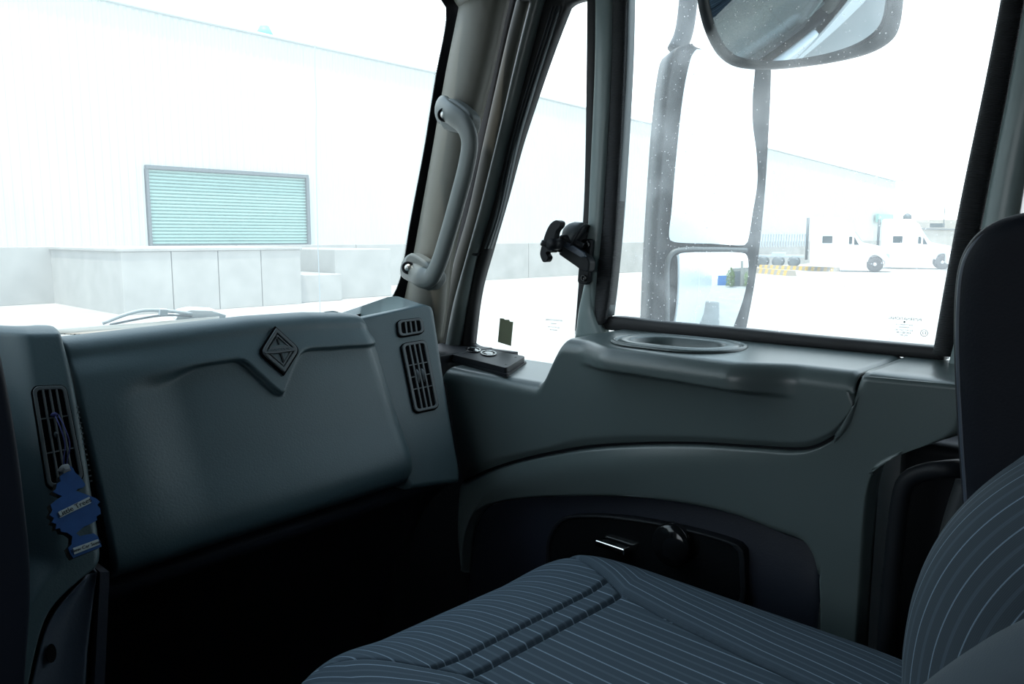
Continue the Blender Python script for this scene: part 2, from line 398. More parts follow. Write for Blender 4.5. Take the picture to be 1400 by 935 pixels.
# right side far building, tanks, mast
fb = thing('low_building', (100, 45, G), 'low pale building on the skyline right of the warehouse', 'building')
P60 = PY(40)
for (a, b, t_, yy) in ((1236, 1330, 311, 42), (1238, 1275, 303, 46), (1290, 1400, 300, 50)):
    p0 = PY(yy)(a, 340); p1 = PY(yy)(b, 340) if b < 1330 else Vector((p0.x + 60, yy, 0)); zt_ = PY(yy)(a, t_).z
    mk('building_block', box(p0.x, p1.x, yy, yy + 10, G, zt_), M_BRICK, fb, smooth=False)
mk('parapet', box(PY(42)(1236, 340).x, PY(42)(1236, 340).x + 70, 41.8, 42.0, PY(42)(1236, 313).z, PY(42)(1236, 311).z), M_DKMET, fb, smooth=False)
p = PY(46)(1240, 303); k_ = p.length / F
tag(mk('rooftop_tank', lathe(p, (0, 0, 1), [(5*k_, 0), (5*k_, 7*k_), (3*k_, 9*k_), (1*k_, 10*k_)], 16), M_DKMET, loc=p), 'small grey water tank on the far low roof', 'tank')
p = PY(42)(1290, 311); k_ = p.length / F
tag(mk('rooftop_unit', join(box(p.x - 4*k_, p.x + 4*k_, 42, 44, p.z, p.z + 5*k_), cyl(p, (0, 0, 1), .5*k_, 26*k_, 6)), M_DKMET, smooth=False, loc=p), 'thin mast rising over a rooftop box, far right', 'mast')
p = PY(33)(1230, 300); k_ = p.length / F
tag(mk('warehouse_mast', join(cyl((p.x, p.y, G), (0, 0, 1), .35*k_, p.z - G + 72*k_, 6), cyl((p.x, p.y, p.z + 46*k_), (0, 0, 1), 1.1*k_, 3*k_, 8)), M_FENCE, loc=(p.x, p.y, G)), 'slender pale mast at the end of the warehouse roof', 'mast')
p = PY(31.5)(1210, 300); mk('wall_window', box(p.x - 2.2, p.x + 2.2, 31.4, 31.7, PY(31.5)(1210, 304).z, PY(31.5)(1210, 293).z), M_SHUT, wh, smooth=False)

# fence of bars on a low wall
fe = thing('bar_fence', (56, 33, G), 'grey steel bar fence on a low wall left of the parked trucks', 'fence')
Pf = PY(31.0)
for i in range(20):
    x = Pf(1036 + i * 3.6, 330); zt_ = Pf(1040, 318).z
    mk('bar', box(x.x - .05, x.x + .05, 30.95, 31.05, Pf(1040, 338).z, zt_), M_FENCE, fe, smooth=False)
xa_ = Pf(1034, 330).x; xb_ = Pf(1104, 330).x
mk('rail', box(xa_, xb_, 30.92, 30.98, zt_ - .12, zt_ - .03), M_FENCE, fe, smooth=False)
mk('low_wall', box(xa_, xb_, 31.0, 31.3, G, Pf(1040, 336).z), M_WALLC, fe, smooth=False)

# parked tractor units (built with +X forward, then turned)
def truck(loc, ang, label, first=None):
    if first:
        def cp(o, par=None):
            c = o.copy(); link(c); c.parent = par
            for ch in [q for q in bpy.data.objects if q.parent == o]: cp(ch, c)
            return c
        t = cp(first)
    else:
        t = thing('semi_truck', (0, 0, G)); t.location = (0, 0, 0)
        def part(name, vf, m, par=t, **k): return mk(name, ([Vector(v) - Vector((0, 0, EZ)) for v in vf[0]], vf[1]), m, par, **k)
        def pr(pts, y0, y1): return prism([(x, y0, z) for x, z in pts], (0, y1 - y0, 0))
        part('sleeper', pr([(-.05, .75), (-.05, 3.62), (.1, 3.72), (1.9, 3.7), (2.5, 3.3), (2.55, .75)], -1.2, 1.2), M_BODY, bevel=.08)
        part('cab', pr([(2.5, .75), (2.5, 3.25), (2.75, 2.75), (3.25, 2.05), (3.4, 1.95), (3.4, .75)], -1.12, 1.12), M_BODY, bevel=.06)
        part('hood', pr([(3.35, .95), (3.35, 1.98), (4.6, 1.72), (4.95, 1.5), (5.05, .9)], -.85, .85), M_BODY, bevel=.12)
        for s in (-1, 1):
            part('fender', tube([(3.55, s*.98, .75), (3.7, s*.98, 1.15), (4.1, s*.98, 1.33), (4.55, s*.98, 1.15), (4.85, s*.95, .8)], .2, 8, 14, 1.0), M_BODY)
            part('fairing', box(.0, 3.3, s*1.1 - .08, s*1.1 + .08, .35, .85), M_BODY, bevel=.03)
        part('bumper', box(4.75, 5.2, -1.15, 1.15, .35, .75), M_BODY, bevel=.06)
        for s in (-1, 1):
            part('sleeper_window', box(.75, 1.4, s*1.205 - .01, s*1.205 + .01, 1.95, 2.45), M_TGLASS, smooth=False)
            part('side_window', pr([(2.45, 1.9), (2.45, 2.4), (2.65, 2.4), (2.65, 1.9)], s*1.19 - .02, s*1.19 + .02), M_TGLASS, smooth=False)
            part('side_window', pr([(2.78, 1.85), (2.78, 2.4), (3.0, 2.0), (3.1, 1.85)], s*1.13 - .01, s*1.13 + .01), M_TGLASS, smooth=False)
            part('headlamp', box(4.8, 5.02, s*.72 - .16, s*.72 + .16, .95, 1.25), M_TGLAZ, bevel=.03)
        part('windshield', prism([(2.78, -1.0, 2.74), (3.28, -1.0, 2.04), (3.30, -1.0, 2.06), (2.80, -1.0, 2.76)], (0, 2.0, 0)), M_TGLAZ, smooth=False)
        for (x, ys) in ((4.15, (-.98, .98)),):
            for y in ys:
                s = 1 if y > 0 else -1
                wq = part('wheel', lathe((x, y - s*.16, .52), (0, s, 0), [(.3, 0), (.5, 0), (.52, .05), (.52, .25), (.48, .3), (.3, .3)], 28), M_TYRE)
                part('hub', lathe((x, y + s*.1, .52), (0, s, 0), [(.29, 0), (.29, .03), (.12, .02), (.1, .09), (.04, .1)], 20), M_HUB, wq)
        part('exhaust_pipe', cyl((-.25, -1.0, .8), (0, 0, 1), .09, 2.9, 12), M_DKMET)
    t.location = (loc[0], loc[1], 0); t.rotation_euler = (0, 0, ang)
    return tag(t, label, 'truck', 'white tractor units parked across the yard')
base = PZ(G)(1110, 372); front = PZ(G)(1197, 372)
rdir = Vector((math.cos(YAW), -math.sin(YAW), 0)); fh = Vector((fv.x, fv.y, 0)).normalized()
d1 = (rdir * math.cos(math.radians(24)) - fh * math.sin(math.radians(24)))
ang = math.atan2(d1.y, d1.x)
t1 = truck(PZ(G)(1108, 370), ang, 'white sleeper tractor unit nearest the striped kerb, left of the other truck')
t2 = truck(PZ(G)(1203, 366.5), ang, 'white sleeper tractor unit behind and right of the first truck', t1); t2.scale = (1, 1, 1)
q = PZ(G)(1098, 365); M4 = basis(q, d1, (-d1.y, d1.x, 0))
ch = thing('trailer_chassis', (q.x, q.y, G), 'grey low wheeled chassis parked in front of the bar fence', 'chassis')
mk('frame_rail', xf(join(box(-3.6, 0, -.5, -.35, .75, .95), box(-3.6, 0, .35, .5, .75, .95), box(-2.4, -1.4, -.5, .5, .95, 1.15)), M4), M_FENCE, ch, bevel=.02)
for x_ in (-.7, -1.9, -3.1):
    for y_ in (-.95, .65): mk('wheel', xf(lathe((x_, y_, .42), (0, 1, 0), [(.2, 0), (.42, 0), (.42, .3), (.2, .3)], 20), M4), M_DKMET, ch)
# third vehicle nose at the far right
t3 = thing('pickup_truck', PZ(G)(1296, 369), 'pale pickup truck front just visible by the rear window post', 'truck')
q = PZ(G)(1292, 370); M3 = basis(q, d1, (-d1.y, d1.x, 0))
mk('body', xf(prism([(0, -.9, .5), (0, -.9, 1.3), (1.3, -.9, 1.35), (1.7, -.9, 2.0), (3.4, -.9, 2.0), (3.6, -.9, 1.2), (5, -.9, 1.1), (5, -.9, .5)], (0, 1.8, 0)), M3), M_BODY, t3, bevel=.06)
mk('wheel', xf(lathe((.9, -.95, .4), (0, 1, 0), [(.2, 0), (.4, 0), (.4, .25), (.2, .25)], 20), M3), M_TYRE, t3)
mk('side_window', xf(box(1.8, 3.2, -.93, -.9, 1.4, 1.9), M3), M_TGLASS, t3, smooth=False)
# striped kerbs
def kerb(pxa, pxb, n, label, r):
    a = PZ(G)(*pxa); b = PZ(G)(*pxb); d = (b - a); u_ = d.normalized()
    k = thing('striped_kerb', (a.x, a.y, G), label, 'kerb')
    for i in range(n):
        p0 = a + d * (i / n); L = d.length / n * .97; Mk = basis(p0, u_, (-u_.y, u_.x, 0))
        mk('kerb_block', xf(prism([(0, -r, 0), (0, -r*.6, r*1.3), (0, r*.6, r*1.3), (0, r, 0)], (L, 0, 0)), Mk), M_YEL if i % 2 == 0 else M_KBLK, k, smooth=False)
kerb((1034, 373), (1084, 377.5), 12, 'yellow and black striped kerb nearest the mirror', .26)
kerb((1040, 367), (1146, 371.5), 26, 'yellow and black striped kerb running to the first white truck', .22)

# things behind the truck that the mirrors show
bw = thing('yard_wall', (14, -22, G), 'cream yard wall seen in the lower mirror glass', 'wall')
mk('wall_body', box(5.2, 40, -30, -29.6, G, 1.0), M_BRICK, bw, smooth=False)
mk('pillar', box(7.6, 8.2, -29.6, -29.2, G, 2.2), M_BRICK, bw, smooth=False)
mk('gate', box(5.9, 7.5, -29.6, -29.5, G, .4), M_DKMET, bw, smooth=False)
bc = thing('blue_container', (3.5, -33, G), 'blue container reflected in the lower mirror glass', 'container')
mk('container_body', box(2.2, 5.0, -36, -33, G, -.3), M_BLUEC, bc, smooth=False)
def bush(x, y, r, h, label):
    b_ = thing('bush', (x, y, G), label, 'bush', 'bushes reflected in the mirror'); V = []; Fc = []
    for i in range(420):
        a = random.uniform(0, 6.28); rr = r * math.sqrt(random.random()); z = G + .2 + h * random.random() * (1 - .4 * rr / r)
        c = Vector((x + rr*math.cos(a), y + rr*math.sin(a), z)); d = Vector((random.gauss(0, 1), random.gauss(0, 1), random.gauss(.4, 1))).normalized() * .28; e = d.orthogonal().normalized() * .09
        k = len(V); V += [c - d, c + e, c + d, c - e]; Fc.append((k, k+1, k+2, k+3))
    mk('foliage', (V, Fc), M_LEAF, b_, smooth=False); mk('stem', cyl((x, y, G), (0, 0, 1), .08, h * .7, 8), M_KBLK, b_)
bush(9.6, -27.4, 1.5, 3.3, 'green bush by the cream wall in the mirror'); bush(5.0, -27.9, 1.0, 3.6, 'taller green bush beside the dark gate in the mirror')
bush(12.8, -27.6, 1.2, 2.6, 'lowest green bush right of the others in the mirror')

# ================================================================== OWN TRUCK OUTSIDE
XG = 1.335                                                             # plane of the door glass
cb = thing('truck_body', (1.3, -2, G), 'white painted outer body of the truck we sit in', 'truck body')
mk('sleeper_side', box(-1.2, 1.42, -3.4, -1.12, -1.3, 1.2), M_BODY, cb, bevel=.06)
mk('cargo_body', box(-1.2, 1.30, -12.5, -3.9, -1.2, 1.7), M_BODY, cb, bevel=.04)
mk('door_skin', join(box(1.375, 1.42, .30, 1.02, -1.25, -.235), box(1.375, 1.42, 1.02, 1.42, -1.25, -.32)), M_BODY, cb, bevel=.015)
mk('cab_side', box(1.40, 1.42, -1.1, .20, -1.25, .68), M_BODY, cb, bevel=.005)
mk('roof_skin', box(-.95, 1.38, -1.1, 1.14, .72, .80), M_BODY, cb, bevel=.03)
mk('fuel_tank', cyl((1.0, -2.8, -1.75), (0, 1, 0), .36, 1.9, 28), M_CHROME, cb)

# ================================================================== CAB SHELL
def st(name, vf, m, **k): return tag(mk(name, vf, m, **k), kind='structure')
st('ceiling', box(-.95, 1.36, -1.06, 1.16, .62, .70), M_HEAD, smooth=False)
st('wall_rear', box(-.95, 1.36, -1.10, -1.06, -1.15, .62), M_HEAD, smooth=False)
st('floor', box(-.95, 1.36, -1.06, 1.62, -1.15, -1.10), M_CARP, smooth=False)
st('wall_front', box(-.95, 1.36, 1.66, 1.70, -1.15, -.24), M_CARP, smooth=False)
st('wall_left', join(box(-.95, -.91, -1.06, 1.66, -1.10, -.2), box(-.95, -.91, -1.06, -.2, -.2, .62), box(-.95, -.91, -.2, 1.16, .42, .62), box(-.95, -.91, .80, 1.3, -.2, .62), box(-.95, -.91, 1.3, 1.56, -.2, .2)), M_HEAD, smooth=False)

# ------------------------------------------------------------------ windshield (window_1), its printed border, A pillar
XW = 1.19
wb = PX(XW)(549, 418); wt = PX(XW)(612, 4)
WK = (wt.y - wb.y) / (wt.z - wb.z)                                     # slope of the glass
WN = Vector((0, -1, WK)).normalized()
def ws(px, py, o=0): return hit(px, py, WN, WN.dot(wb) + o)
def wpl(x, z, o=0): return Vector((x, wb.y + (z - wb.z) * WK, z)) + WN * o
w1 = thing('window_1', wpl(.2, -.25), kind='structure')
mk('glass_pane', prism([wpl(-.92, -.24), wpl(1.22, -.24), wpl(1.22, .56), wpl(-.92, .56)], WN * -.005), M_WS, w1, smooth=False)
edge = [ws(430, 447), ws(487, 430), ws(513, 427), ws(528, 418), ws(540, 400), ws(549, 375), ws(562, 300), ws(580, 205), ws(597, 100), ws(608, 45), ws(611, 15), ws(606, 2), ws(592, -8), ws(540, -22), ws(300, -70), ws(-700, -275)]
outer = [ws(430, 475), ws(500, 455), ws(545, 450), ws(560, 440), ws(570, 410), ws(575, 375), ws(588, 300), ws(606, 205), ws(622, 100), ws(634, 45), ws(640, 10), ws(640, -20), ws(620, -40), ws(560, -60), ws(300, -120), ws(-700, -350)]
mk('printed_border', band(edge, outer, 90, 3, 0, WN, .002), M_BLK, w1, smooth=False)
dots = []                                                              # the row of fading dots along the border
ee = cr(edge[5:11], 110)
for i, p in enumerate(ee):
    side = Vector((-1, 0, 0))
    for k, r in ((1, .0013), (2, .0009)):
        c = p + side * (.0035 * k - .001) + (ee[min(i+1, 109)] - ee[max(i-1, 0)]) * (.25 if k == 2 else 0)
        a = Vector((1, 0, 0)); b = WN.cross(a)
        dots.append(([c + a*r*math.cos(q*math.pi/3) + b*r*math.sin(q*math.pi/3) + WN*.001 for q in range(6)], [(0, 1, 2, 3, 4, 5)]))
tag(mk('border_dots', join(*dots), M_BLK, w1, smooth=False), kind='stuff')
st('trim_2', box(-.95, 1.36, 1.12, 1.24, .50, .62), M_HEAD, bevel=.02)   # header above the windshield
st('trim_3', box(-.93, -.87, 1.16, 1.60, -.3, .6), M_HEAD, bevel=.02) if False else None

# A pillar cover
st('trim_7', box(1.02, 1.33, 1.345, 1.655, -1.09, -.262), M_BLK, bevel=.004)  # black block added to close the dash-to-door gap against leaking light
p1 = PX(1.20)
Lp = [p1(538, 450), p1(548, 425), p1(560, 375), p1(574, 300), p1(592, 200), p1(609, 100), p1(626, 15), p1(632, -25)]
Rp = [p1(600, 470), p1(606, 430), p1(612, 375), p1(626, 300), p1(645, 200), p1(669, 100), p1(691, 0), p1(698, -25)]
st('trim_1', band(Lp, Rp, 50, 15, .045, Vector((-.85, -.5, 0)).normalized(), .03), M_PILLAR)
hp = PX(1.19)
st('trim_4', band([hp(560, -30), hp(610, -12), hp(628, 12)], [hp(560, -80), hp(640, -60), hp(705, -12)], 16, 9, .05, Vector((-.85, -.5, 0)), .03), M_PILLAR)

# grab handle on the pillar
gh = thing('grab_handle', PX(1.12)(588, 400), 'grey moulded grab handle bolted to the windshield pillar', 'handle')
g1 = PX(1.115); g0 = PX(1.145)
path = [g0(606, 150), g1(618, 157), g1(634, 170), g1(642, 192), g1(638, 225), g1(626, 272), g1(611, 325), g1(599, 362), g1(588, 380), g1(574, 378), g0(559, 364)]
def hr(t): return .0225 + .008 * (sst(.12, 0, t) + sst(.88, 1, t))
mk('grip', tube(path, hr, 18, 60, .62), M_HANDLE, gh)
for fl_ in (((600, 141), (613, 134), (632, 145), (644, 160), (640, 182), (624, 182), (602, 173)), ((553, 352), (561, 346), (586, 362), (598, 380), (586, 397), (566, 389), (553, 376))):
    pl = PX(1.122); mk('mounting_flange', prism(ptcr([pl(*q_) for q_ in fl_], 32), (.03, 0, 0)), M_HANDLE, gh, bevel=.007, segs=4)
for (a, b) in ((607.5, 157), (558, 366)):
    c = PX(1.113)(a, b); nb = Vector((-.75, -.66, 0))
    f_ = mk('bolt_recess', lathe(c, nb, [(.0125, -.004), (.0145, .001), (.0120, .0025), (.011, -.001)], 24), M_BLK, gh)
    mk('bolt_head', lathe(c, nb, [(.0095, -.002), (.0095, .0012), (.006, .0048), (.001, .006)], 20), M_STEEL, f_)

# ------------------------------------------------------------------ passenger door: door_1
d1o = thing('door_1', (1.2, .8, -1.05), kind='structure')
pf = PX(1.30)
def dband(name, L, R, m, x=1.30, bulge=.006, depth=.02, n=40, parent=d1o, nrm=(-1, 0, 0), mm=9):
    pl = PX(x); return mk(name, band([pl(*q) for q in L], [pl(*q) for q in R], n, mm, bulge, nrm, depth), m, parent)
# front frame upright, from dark gap to the quarter glass
dband('body_seal', [(702, -25), (688, 0), (645, 200), (620, 330), (608, 400), (596, 470)], [(718, -25), (704, 0), (665, 180), (640, 300), (622, 380), (606, 470)], M_RUB, 1.315, .002)
dband('frame_strip', [(718, -25), (706, 0), (664, 180), (640, 290), (620, 360), (606, 420), (598, 478)], [(734, -25), (722, 0), (681, 180), (658, 290), (636, 360), (622, 420), (614, 478)], M_PILLAR, 1.305, .006)
dband('frame_ridge', [(738, -25), (726, 0), (683, 180), (658, 280), (636, 360), (619, 420), (606, 492)], [(753, -25), (742, 0), (696, 180), (672, 280), (651, 350), (640, 400), (625, 485)], M_RIDGE, 1.298, .012)
dband('glass_seal', [(757, -25), (745, 0), (697, 180), (668, 290), (652, 350), (638, 410), (630, 478)], [(800, -30), (774, 8), (713, 180), (688, 270), (668, 340), (652, 400), (642, 480)], M_RUB, 1.308, .004)
for k, (a, b) in enumerate(((755, 703), (760, 707), (765, 710.5))):
    dband('seal_lip', [(a, 8), (b, 180), (b - 25.5, 290), (b - 41, 340)], [(a + 1.6, 8), (b + 1.3, 180), (b - 24.3, 290), (b - 39.8, 340)], M_VENT, 1.302, .002, .006, 30, mm=5)
dband('frame_joint', [(640, 345), (652, 347)], [(639, 348), (651, 350)], M_BLK, 1.29, .001, .02, 6, mm=3)
dband('top_frame', [(745, -30), (860, -22), (1400, -60)], [(745, -70), (860, -70), (1400, -130)], M_RIDGE, 1.31, .01)
dband('glass_seal', [(770, 12), (782, 3), (805, -3)], [(740, -20), (770, -28), (812, -26)], M_RUB, 1.308, .003)
# quarter glass with its rounded lower front corner
pg = PX(XG)
mk('quarter_glass', prism([pg(628, 500), pg(790, 520), pg(808, -30), pg(775, -30)], (.005, 0, 0)), M_WS, d1o, smooth=False)
dband('glass_seal', [(642, 440), (641, 466), (650, 474), (700, 482)], [(636, 440), (632, 478), (645, 486), (700, 496)], M_RUB, 1.31, .003)
# division post: seal, painted strip, ribbed channel
dband('post_seal', [(803, -30), (802, 90), (799, 260), (793, 360), (786, 452)], [(815, -30), (813, 90), (809, 260), (803, 360), (793, 455)], M_RUB, 1.312, .003)
dband('post_strip', [(814, -30), (813, 90), (806, 260), (803, 330), (798, 400), (786, 456)], [(838, -30), (836, 90), (824, 300), (820, 345), (815, 400), (813, 456)], M_PAINT, 1.300, .010, .03)
dband('glass_channel', [(836, -30), (834, 90), (824, 290), (818, 345), (811, 400), (811, 450)], [(856, -30), (853, 90), (845, 250), (840, 330), (833, 400), (826, 441)], M_RIBRUB, 1.303, .005, .025)
dband('channel_edge', [(856, -30), (853, 90), (845, 250), (840, 330), (833, 400), (828, 432)], [(861, -30), (858, 90), (849, 250), (843, 330), (836, 400), (832, 432)], M_DKMET, 1.312, .004, .02)
dband('post_foot', [(799, 390), (792, 420), (786, 462)], [(810, 390), (811, 425), (822, 458)], M_PAINT, 1.295, .008, .03, 16)
# main window: glass, sill seal, rear channel
mk('window_glass', prism([pg(815, 460), pg(1310, 520), pg(1400, -90), pg(840, -60)], (.005, 0, 0)), M_DG, d1o, smooth=False)
dband('sill_seal', [(812, 436), (835, 433), (900, 440), (1000, 449), (1100, 459), (1200, 468), (1290, 476)], [(812, 449), (840, 452), (900, 457), (1000, 466), (1100, 475), (1200, 485), (1290, 493)], M_RUB, 1.318, .004, .03, 60)
dband('rear_channel', [(1376, -60), (1368, 0), (1345, 120), (1318, 250), (1295, 370), (1275, 484)], [(1410, -60), (1399, 0), (1377, 120), (1351, 250), (1327, 370), (1300, 488)], M_RIBRUB, 1.300, .006, .03)
dband('rear_frame', [(1410, -60), (1401, 0), (1379, 120), (1353, 250), (1330, 370), (1296, 500)], [(1450, -60), (1440, 0), (1425, 120), (1400, 250), (1380, 370), (1350, 505)], M_PAINT, 1.296, .010, .03)
# etched maker's marks on both panes, read from outside
def etch(c, s, rows, circ, mirror=True):
    ex = Vector((0, 1, 0)) if mirror else Vector((0, -1, 0))
    for (tx, dx, dz, hh_) in rows:
        M = basis(c + Vector((0, 0, dz)) + ex * dx, ex, (0, 0, 1)); text('etched_mark', tx, hh_, M, M_ETCH, d1o, .0001)
    if circ:
        cc = c + ex * circ[0] + Vector((0, 0, circ[1])); r = circ[2]
        o_ = [cc + ex*r*math.cos(a*math.pi/12) + Vector((0, 0, r*math.sin(a*math.pi/12))) for a in range(24)]; i_ = [cc + (p - cc) * .86 for p in o_]
        mk('etched_mark', ringprism(o_, i_, (-.0003, 0, 0)), M_ETCH, d1o, smooth=False)
        text('etched_mark', 'E3', r * 1.1, basis(cc, ex, (0, 0, 1)), M_ETCH, d1o, .0001)
c = PX(XG - .001)(1236, 448)
etch(c, 1, [('INTERNATIONAL', .0, .014, .0065), ('\u25c6', 0, .009, .004), ('SHATTERPROOF', 0, .0045, .0035), ('TEMPERED', 0, .0005, .0035), ('AS2 M27 DOT 202', 0, -.004, .0035), ('43R 001138', 0, -.008, .0045), ('SEKURIT', 0, -.012, .0035)], (-.03, -.006, .0055))
c = PX(XG - .001)(757, 445)
etch(c, 1, [('INTERNATIONAL', .0, .012, .0065), ('TEMPERED', 0, .004, .004), ('AS2 M27 DOT 202', 0, -.004, .0045), ('43R 001138', 0, -.010, .0045)], None)
sk = PX(XG - .002)
tag(mk('inspection_sticker', prism([sk(683.5, 435), sk(689, 435.5), sk(690, 437), sk(696, 437), sk(697, 439.5), sk(701.5, 440), sk(698.5, 473), sk(680.5, 467.5)], (.0006, 0, 0)), M_STICK, smooth=False, loc=sk(690, 472)), 'small pale green sticker on the quarter window', 'sticker')

# upper door panel: ledge, lip, face, down to the curved seam
def bulge(y): return .045 * sst(.50, .60, y) * sst(.93, .82, y)
def zl(y): return -.185 - .093 * sst(.955, 1.03, y)
XF = 1.13
seam = [PX(XF)(*q) for q in ((629, 658), (670, 640), (720, 625), (800, 610), (880, 605), (960, 605), (1040, 610), (1100, 612), (1135, 598), (1158, 574), (1166, 556), (1168, 546))]
NU, NV = 260, 90
sm = cr(seam, NU)
tray_c = PZ(-.185)(923, 469.5); ta = PZ(-.185)(845, 465); tb = PZ(-.185)(1003, 476)
tdir = Vector((0, 1, 0)); TL = .120; tperp = Vector((-1, 0, 0)); tc_ = Vector((1.212, .762, -.186))
tw = .084
def intray(p, k=.93):
    d = p - tc_; a = abs(d.dot(tdir)); b = abs(d.dot(tperp)); r = tw * k
    e = max(0, a - (TL * 1.0 - tw)); return e * e + b * b < r * r
def upper_point(i, v):
    t = i / (NU - 1)
    y = 1.302 + (.420 - 1.302) * t
    z = zl(y); s = sm[i]
    R = .028
    if v < .30:                                                          # flat ledge, glass side to lip
        q = v / .30; return Vector((1.322 + (XF + R - bulge(y) - 1.322) * q, y, z - .004 * q))
    if v < .45:                                                          # rounded lip
        a = (v - .30) / .15 * math.pi / 2; return Vector((XF - bulge(y) + R * (1 - math.sin(a)), y, z - .004 - R * (1 - math.cos(a))))
    q = (v - .45) / .55
    top = Vector((XF, y, z - .004 - R)); p = top.lerp(s, q); p.x = XF
    # pinched crease below the tray
    yc = p.y; zc = interp(yc, [.50, .60, .75, .88, .95], [-.232, -.229, -.226, -.226, -.228])
    d = zc - p.z; win = sst(.50, .60, yc) * sst(.93, .84, yc)
    bl_ = bulge(yc)
    p.x -= bl_ if d <= 0 else bl_ * (1 - .55 * sst(0, .010, d)) * math.exp(-d / .05)
    return p
rows = []
for j in range(NV):
    v = j / (NV - 1); row = []
    for i in range(NU):
        p = upper_point(i, v)
        e = sst(.93, 1.0, v) ** 2 if v > .93 else 0
        e2 = sst(.985, 1.0, i / (NU - 1)) ** 2 + sst(.012, 0, i / (NU - 1)) ** 2
        if v > .45: p.x += .007 * max(e, e2 if v > .45 else 0)
        else: p.z -= .004 * e2
        row.append(p)
    rows.append(row)
V, Fc = grid(rows)
Fc = [f for f in Fc if not all(intray(V[k]) for k in f) or f[0] // NU > .34 * NV]
mk('upper_panel', (V, Fc), M_DOOR, d1o, solid=.004)
# the moulded tray in the ledge
def stad(k, z, n=14, kl=None):
    r = tw * k; L = TL - tw; P = []
    for s in (1, -1):
        for q in range(n + 1):
            a = -math.pi/2 + math.pi * q / n
            P.append(tc_ + tdir * (s * (L + r * math.cos(a))) + tperp * (s * r * math.sin(a)) + Vector((0, 0, z)))
    return P
ringz = [(1.06, -.001), (1.05, .002), (1.0, .0035), (.95, .002), (.93, -.002), (.90, .0005), (.85, .003), (.66, .003), (.60, .0), (.56, -.015), (.50, -.040), (.42, -.045)]
lay = [stad(k, z) for k, z in ringz]; m_ = len(lay[0])
V = [p for l in lay for p in l]; Fc = [(i*m_+j, i*m_+(j+1) % m_, (i+1)*m_+(j+1) % m_, (i+1)*m_+j) for i in range(len(lay)-1) for j in range(m_)]
Fc.append(tuple(range((len(lay)-1)*m_, len(lay)*m_)))
mk('ledge_tray', (V, Fc), M_DOOR, d1o)
# little broken screw hole on the face
c = PX(XF - .001)(810, 485); mk('screw_mark', join(box(c.x, c.x+.002, c.y-.001, c.y+.001, c.z-.007, c.z+.006), xf(box(-.0005, .0015, -.001, .001, -.008, .008), Matrix.Translation(c) @ Matrix.Rotation(.6, 4, 'X'))), M_BLK, d1o, smooth=False)
# window switch plate on the front ledge
plz = PZ(-.264)
A_, B_, C_, D_ = plz(617.5, 484), plz(638, 471.5), plz(718.5, 487), plz(692, 503)
def bil(u, v, dz=0): return A_.lerp(D_, u).lerp(B_.lerp(C_, u), v) + Vector((0, 0, dz))
sp = mk('switch_plate', prism([bil(u, v) for u, v in rrect(0, 1, 0, 1, .035, 4, .4)], (0, 0, -.014)), M_BLK, d1o, bevel=.0035)
mk('plate_base', prism([bil(u, v, -.012) for u, v in rrect(-.02, 1.02, -.03, 1.03, .03, 4, .4)], (0, 0, -.006)), M_BLK, d1o, smooth=False)
for (u, v) in ((.22, .64), (.50, .62)):
    o_ = [bil(u + .13*math.cos(a*math.pi/14), v + .22*math.sin(a*math.pi/14), .0) for a in range(28)]; i_ = [bil(u + .10*math.cos(a*math.pi/14), v + .17*math.sin(a*math.pi/14), .0) for a in range(28)]
    rg = mk('switch_bezel', ringprism(o_, i_, (0, 0, .0035)), M_GLOSS, sp, bevel=.0008)
    mk('rocker_switch', dome([p + Vector((0, 0, .001)) for p in i_], (0, 0, 1), .004, 5), M_GLOSS, sp)
    p0 = bil(u - .05, v + .04, .0052); mk('switch_symbol', prism([p0, p0 + Vector((.004, -.012, 0)), p0 + Vector((.007, -.012, 0)), p0 + Vector((.003, 0, 0))], (0, 0, .0004)), M_LABEL, sp, smooth=False)
for (u, v) in ((.06, .82), (.07, .2), (.93, .2), (.9, .8)):
    mk('plate_screw', cyl(bil(u, v, -.0005), (0, 0, 1), .0028, .0012, 12), M_GLOSS, sp)

# lower door panel in two lofts
x2 = 1.134; pl = PX(x2)
seam2 = [pl(*q) for q in ((629, 662), (670, 644), (720, 629), (800, 614), (880, 608), (960, 608), (1040, 613), (1102, 615.5), (1139, 601), (1162, 575), (1172, 542), (1177, 514))]
recess = [pl(*q) for q in ((632, 790), (636, 735), (652, 700), (700, 686), (770, 683), (850, 685), (930, 695), (1000, 712), (1060, 737), (1095, 752), (1108, 772), (1113, 800))]
rows = loft([seam2, [a.lerp(b, .5) for a, b in zip(cr(seam2, 12), cr(recess, 12))], recess], 160, 40)
for j, r in enumerate(rows):
    v = j / 39
    for i, p in enumerate(r):
        p.x += .007 * sst(.07, 0, v) ** 2 + .030 * sst(.90, 1, v) ** 2 - .010 * math.sin(math.pi * v) * sst(1, .5, i / 159)
g1_ = grid(rows)
Rc = [pl(*q) for q in ((1330, 528), (1330, 560), (1322, 590), (1290, 604), (1240, 616), (1205, 632), (1192, 665), (1188, 705))]
Rr = cr(Rc, 40); Rd = cr([pl(1188, 705), pl(1184, 760), pl(1178, 850), pl(1172, 1000)], 21)[1:]; Ld = cr([rows[39][-1], pl(1115, 850), pl(1115, 920), pl(1115, 1000)], 21)[1:]
rr = []
for j, (a_, b_) in enumerate([(rows[j][-1], Rr[j]) for j in range(40)] + list(zip(Ld, Rd))):
    row = []
    for i in range(40):
        p = a_.lerp(b_, i / 39)
        xa_ = a_.x if j < 40 else x2 + .030
        p.x = x2 + (xa_ - x2) * max(0, 1 - i / (5 if j > 30 else 3)) ** 2 + .03 * sst(.86, 1, i / 39) ** 2
        row.append(p)
    rr.append(row)
g2_ = grid(rr)
